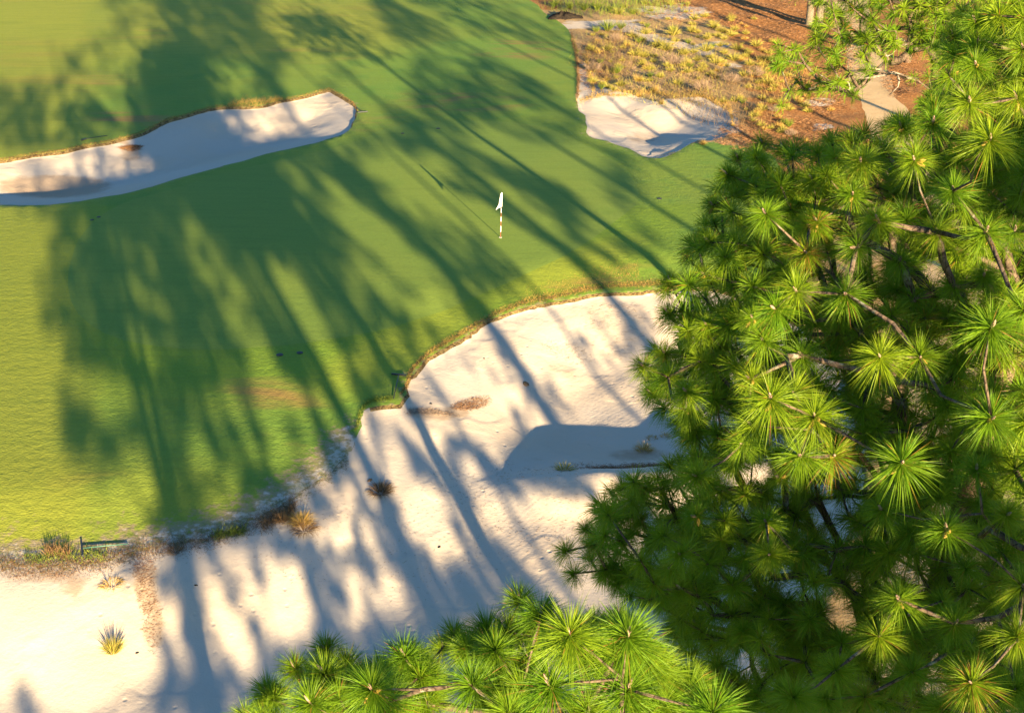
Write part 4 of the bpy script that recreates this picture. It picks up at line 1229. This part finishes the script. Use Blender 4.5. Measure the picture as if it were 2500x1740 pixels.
patch('dead_grass', 1500, 130, 70, 80, 2200, 'brown', 333, .22, .25, .014, up=3)
patch('dead_grass', 1500, 20, 180, 24, 1700, 'grn', 334, .4, 0, .018, up=4)
patch('dead_grass', 1900, 190, 90, 60, 900, 'gold', 335, .22, .25, .014, up=3)
patch('straw_litter', 352, 1405, 30, 44, 420, 'litter', 308, .10, 0, .006)
patch('straw_litter', 362, 1475, 28, 55, 420, 'litter', 309, .10, 0, .006)
patch('straw_litter', 378, 1555, 26, 60, 260, 'litter', 310, .10, 0, .006)
patch('straw_litter', 1150, 990, 50, 16, 1300, 'litter', 311, .12, -.15, .007)
patch('straw_litter', 1050, 1020, 75, 14, 1000, 'twig', 312, .10, .1, .006)
patch('straw_litter', 1540, 1112, 105, 24, 1900, 'litter', 313, .14, .05, .009)
patch('straw_litter', 1420, 1104, 80, 18, 500, 'litter', 314, .10, -.1, .007)
patch('straw_litter', 322, 377, 28, 12, 900, 'litter', 315, .25, 0, .012)
patch('straw_litter', 1380, 880, 70, 25, 350, 'twig', 316, .14, .3, .007)
patch('straw_litter', 1500, 830, 90, 60, 500, 'twig', 317, .25, .3, .006)
patch('straw_litter', 1300, 1230, 300, 110, 1100, 'brown', 318, .10, .3, .006)
patch('straw_litter', 900, 1350, 350, 130, 900, 'brown', 319, .08, .0, .006)

# ---------------------------------------------------------------- flagstick
g = ground(1222, 580)
fs = empty('golf_flagstick', tuple(g))
tag(fs, 'flagstick with a limp white flag and red and white banded pole standing in the hole', 'flagstick')
fs.rotation_euler = (0, math.radians(1.5), 0)
def band_mesh(z0, z1, mat, r=.017):
    q = Geo(); q.tube([(0, 0, z0), (0, 0, z1)], r, 10); return q.mesh('pole_band', M[mat], False)
zz = [0, .28, .56, .78, 1.00, 1.20, 1.42, 1.50, 2.16]
for i in range(len(zz) - 1):
    obj('pole_band', band_mesh(zz[i] + .001 * (i > 0), zz[i + 1], 'red' if i in (0, 2, 4, 6) else 'white'), fs)
fg = Geo(); nz = 14; prof = []
for i in range(nz + 1):
    t = i / nz
    w = .05 + .11 * t + (.10 * max(0, (t - .65) / .35))
    prof.append((2.13 - .66 * t, w))
for s in (0, 1):
    for i, (z, w) in enumerate(prof):
        for k in range(9):
            u = k / 8
            x = .02 - (w + .03) * u + .02
            yv = .035 * math.sin(u * 9 + i * .12) * (.4 + i / nz) + (s - .5) * .008
            fg.v.append((x, yv, z - .12 * u * (i / nz) + .02 * math.sin(u * 5)))
n9 = 9 * (nz + 1)
for s in (0, 1):
    for i in range(nz):
        for k in range(8):
            a = s * n9 + i * 9 + k
            f = (a, a + 1, a + 10, a + 9)
            fg.f.append(f if s else f[::-1])
for i in range(nz):
    for k in (0, 8):
        a = i * 9 + k; fg.f.append((a, a + 9, a + 9 + n9, a + n9))
for k in range(8):
    for i in (0, nz):
        a = i * 9 + k; fg.f.append((a, a + 1, a + 1 + n9, a + n9))
obj('flag', fg.mesh('flag', M['cloth']), fs)
cup = Geo(); N = 24
for i in range(N):
    t = 2 * math.pi * i / N
    for rr, z in ((.058, .006), (.072, .006), (.058, -.10)):
        cup.v.append((rr * math.cos(t), rr * math.sin(t), z))
for i in range(N):
    j2 = (i + 1) % N
    cup.f.append((i * 3, i * 3 + 1, j2 * 3 + 1, j2 * 3)); cup.f.append((i * 3, j2 * 3, j2 * 3 + 2, i * 3 + 2))
o = obj('hole_cup', cup.mesh('hole_cup', M['white'], False), None, tuple(g + np.array([0, 0, .004])))
tag(o, 'white-rimmed hole cup in the green at the foot of the flagstick', 'golf hole')

# ---------------------------------------------------------------- rakes
def rake(head_px, tip_px, label, head_w=.62, mat='dark', head_px2=None):
    a = ground(*head_px); b = ground(*tip_px)
    a[2] += .05; b[2] += .04
    root = empty('bunker_rake', tuple(a)); tag(root, label, 'rake', 'bunker rakes')
    d = b - a; L = np.linalg.norm(d)
    if head_px2 is not None:
        c = ground(*head_px2); h = c - a; h[2] = 0; head_w = 2 * np.linalg.norm(h); h /= np.linalg.norm(h)
    else:
        h = np.array([-d[1], d[0], 0]); h /= np.linalg.norm(h)
    q = Geo(); q.tube([(0, 0, .02), tuple(d * .5 + np.array([0, 0, .02])), tuple(d)], .017, 8); obj('handle', q.mesh('handle', M[mat]), root)
    q = Geo(); ang = math.atan2(h[1], h[0])
    q.box((0, 0, .02), (head_w, .05, .05), ang)
    n = 13
    for i in range(n):
        t = (i / (n - 1) - .5) * head_w * .95
        cx, cy = h[0] * t, h[1] * t
        q.tube([(cx, cy, .0), (cx + .0, cy, -.07)], [.008, .004], 5)
    obj('head', q.mesh('head', M['dark'], False), root)
rake((974, 918), (961, 975), 'black bunker rake lying on the turf at the corner of the right-hand bunker', head_px2=(992, 920))
rake((201, 1343), (312, 1330), 'rake with a green handle and dark upright head lying at the turf edge, lower left', mat='teal', head_px2=(203, 1362))
rake((1640, 376), (1600, 386), 'dark rake lying across the near lip of the upper right bunker', mat='dark', head_px2=(1648, 374))
rake((205, 343), (262, 333), 'dark rake lying on the turf behind the far edge of the upper left bunker', head_px2=(199, 345))
rake((886, 276), (868, 262), 'dark rake at the right tip of the upper left bunker', head_px2=(898, 275))

# sprinkler covers and small things on the turf and sand
def plate(px, py, label, rad=.12, name='sprinkler_cover'):
    g = ground(px, py); q = Geo(); N = 16
    q.tube([(0, 0, -.02), (0, 0, .012), (0, 0, .018)], [rad, rad, rad * .85], N)
    q.tube([(0, 0, .015), (0, 0, .024)], rad * .35, 10)
    o = obj(name, q.mesh(name, M['stone'], False), None, tuple(g)); tag(o, label, 'sprinkler cover')
plate(683, 866, 'left one of two dark round sprinkler covers in the fringe', .13)
plate(732, 861, 'right one of two dark round sprinkler covers, in the trunk shadow', .12)
plate(225, 537, 'left sprinkler cover of the pair below the upper left bunker', .10)
plate(241, 530, 'right sprinkler cover of the pair below the upper left bunker', .10)
plate(1070, 314, 'dark sprinkler cover at the far edge of the green', .13)
plate(983, 326, 'small dark sprinkler cover at the far left edge of the green', .11)
plate(1610, 485, 'dark sprinkler cover right of the green in deep shade', .13)
def chip(px, py, s, label, seed):
    g = ground(px, py); r = np.random.default_rng(seed)
    bm = bmesh.new(); bmesh.ops.create_icosphere(bm, subdivisions=2, radius=s)
    for v in bm.verts:
        v.co.x *= 1.7; v.co.z *= .45; v.co *= 1 + .25 * float(r.normal() * .5)
    me = bpy.data.meshes.new('bark_piece'); bm.to_mesh(me); bm.free(); me.materials.append(M['mud'] if s > .04 else M['matt_black'])
    o = obj('bark_piece', me, None, (g[0], g[1], g[2] + s * .2)); o.rotation_euler = (0, 0, seed); tag(o, label, 'bark piece')
chip(1072, 1335, .035, 'single dark bark piece on pale blue-grey sand at lower centre', 1)
chip(1284, 938, .11, 'brown clod on the floor of the right-hand bunker', 2)
chip(478, 1428, .03, 'small dark bark piece on shaded sand right of the straw strip', 3)
chip(903, 1172, .06, 'dark clod touching the left side of the brown tussock', 4)
chip(1182, 875, .03, 'small dark bark piece high in the right-hand bunker', 5)
chip(1052, 985, .03, 'small dark bark piece above the straw band in the right-hand bunker', 6)
chip(335, 1593, .03, 'small bark piece at the foot of the straw strip', 7)

# low jagged mound in a near-black colour
def mound(px, py, rx, ry, h, mat, label, seed, name, cat):
    g = ground(px, py); r = np.random.default_rng(seed)
    q = Geo(); nr, na = 10, 36
    q.v.append((0, 0, h))
    for i in range(1, nr + 1):
        t = i / nr
        for k in range(na):
            a = 6.283 * k / na
            wob = 1 + .22 * math.sin(3 * a + seed) + .12 * math.sin(7 * a + 2 * seed) + .05 * r.normal()
            z = h * (1 - t ** 2) * (1 + .25 * r.normal()) if i < nr else -.12
            q.v.append((math.cos(a) * rx * t * wob, math.sin(a) * ry * t * wob, z))
    for k in range(na):
        q.f.append((0, 1 + k, 1 + (k + 1) % na))
    for i in range(nr - 1):
        for k in range(na):
            a = 1 + i * na + k; b = 1 + i * na + (k + 1) % na
            q.f.append((a, a + na, b + na, b))
    o = obj(name, q.mesh(name, M[mat]), None, tuple(g)); tag(o, label, cat)
mound(1380, 42, 1.5, 1.3, .35, 'matt_black', 'low jagged black mound where turf meets rough at the top', 3, 'black_mound', 'mound')
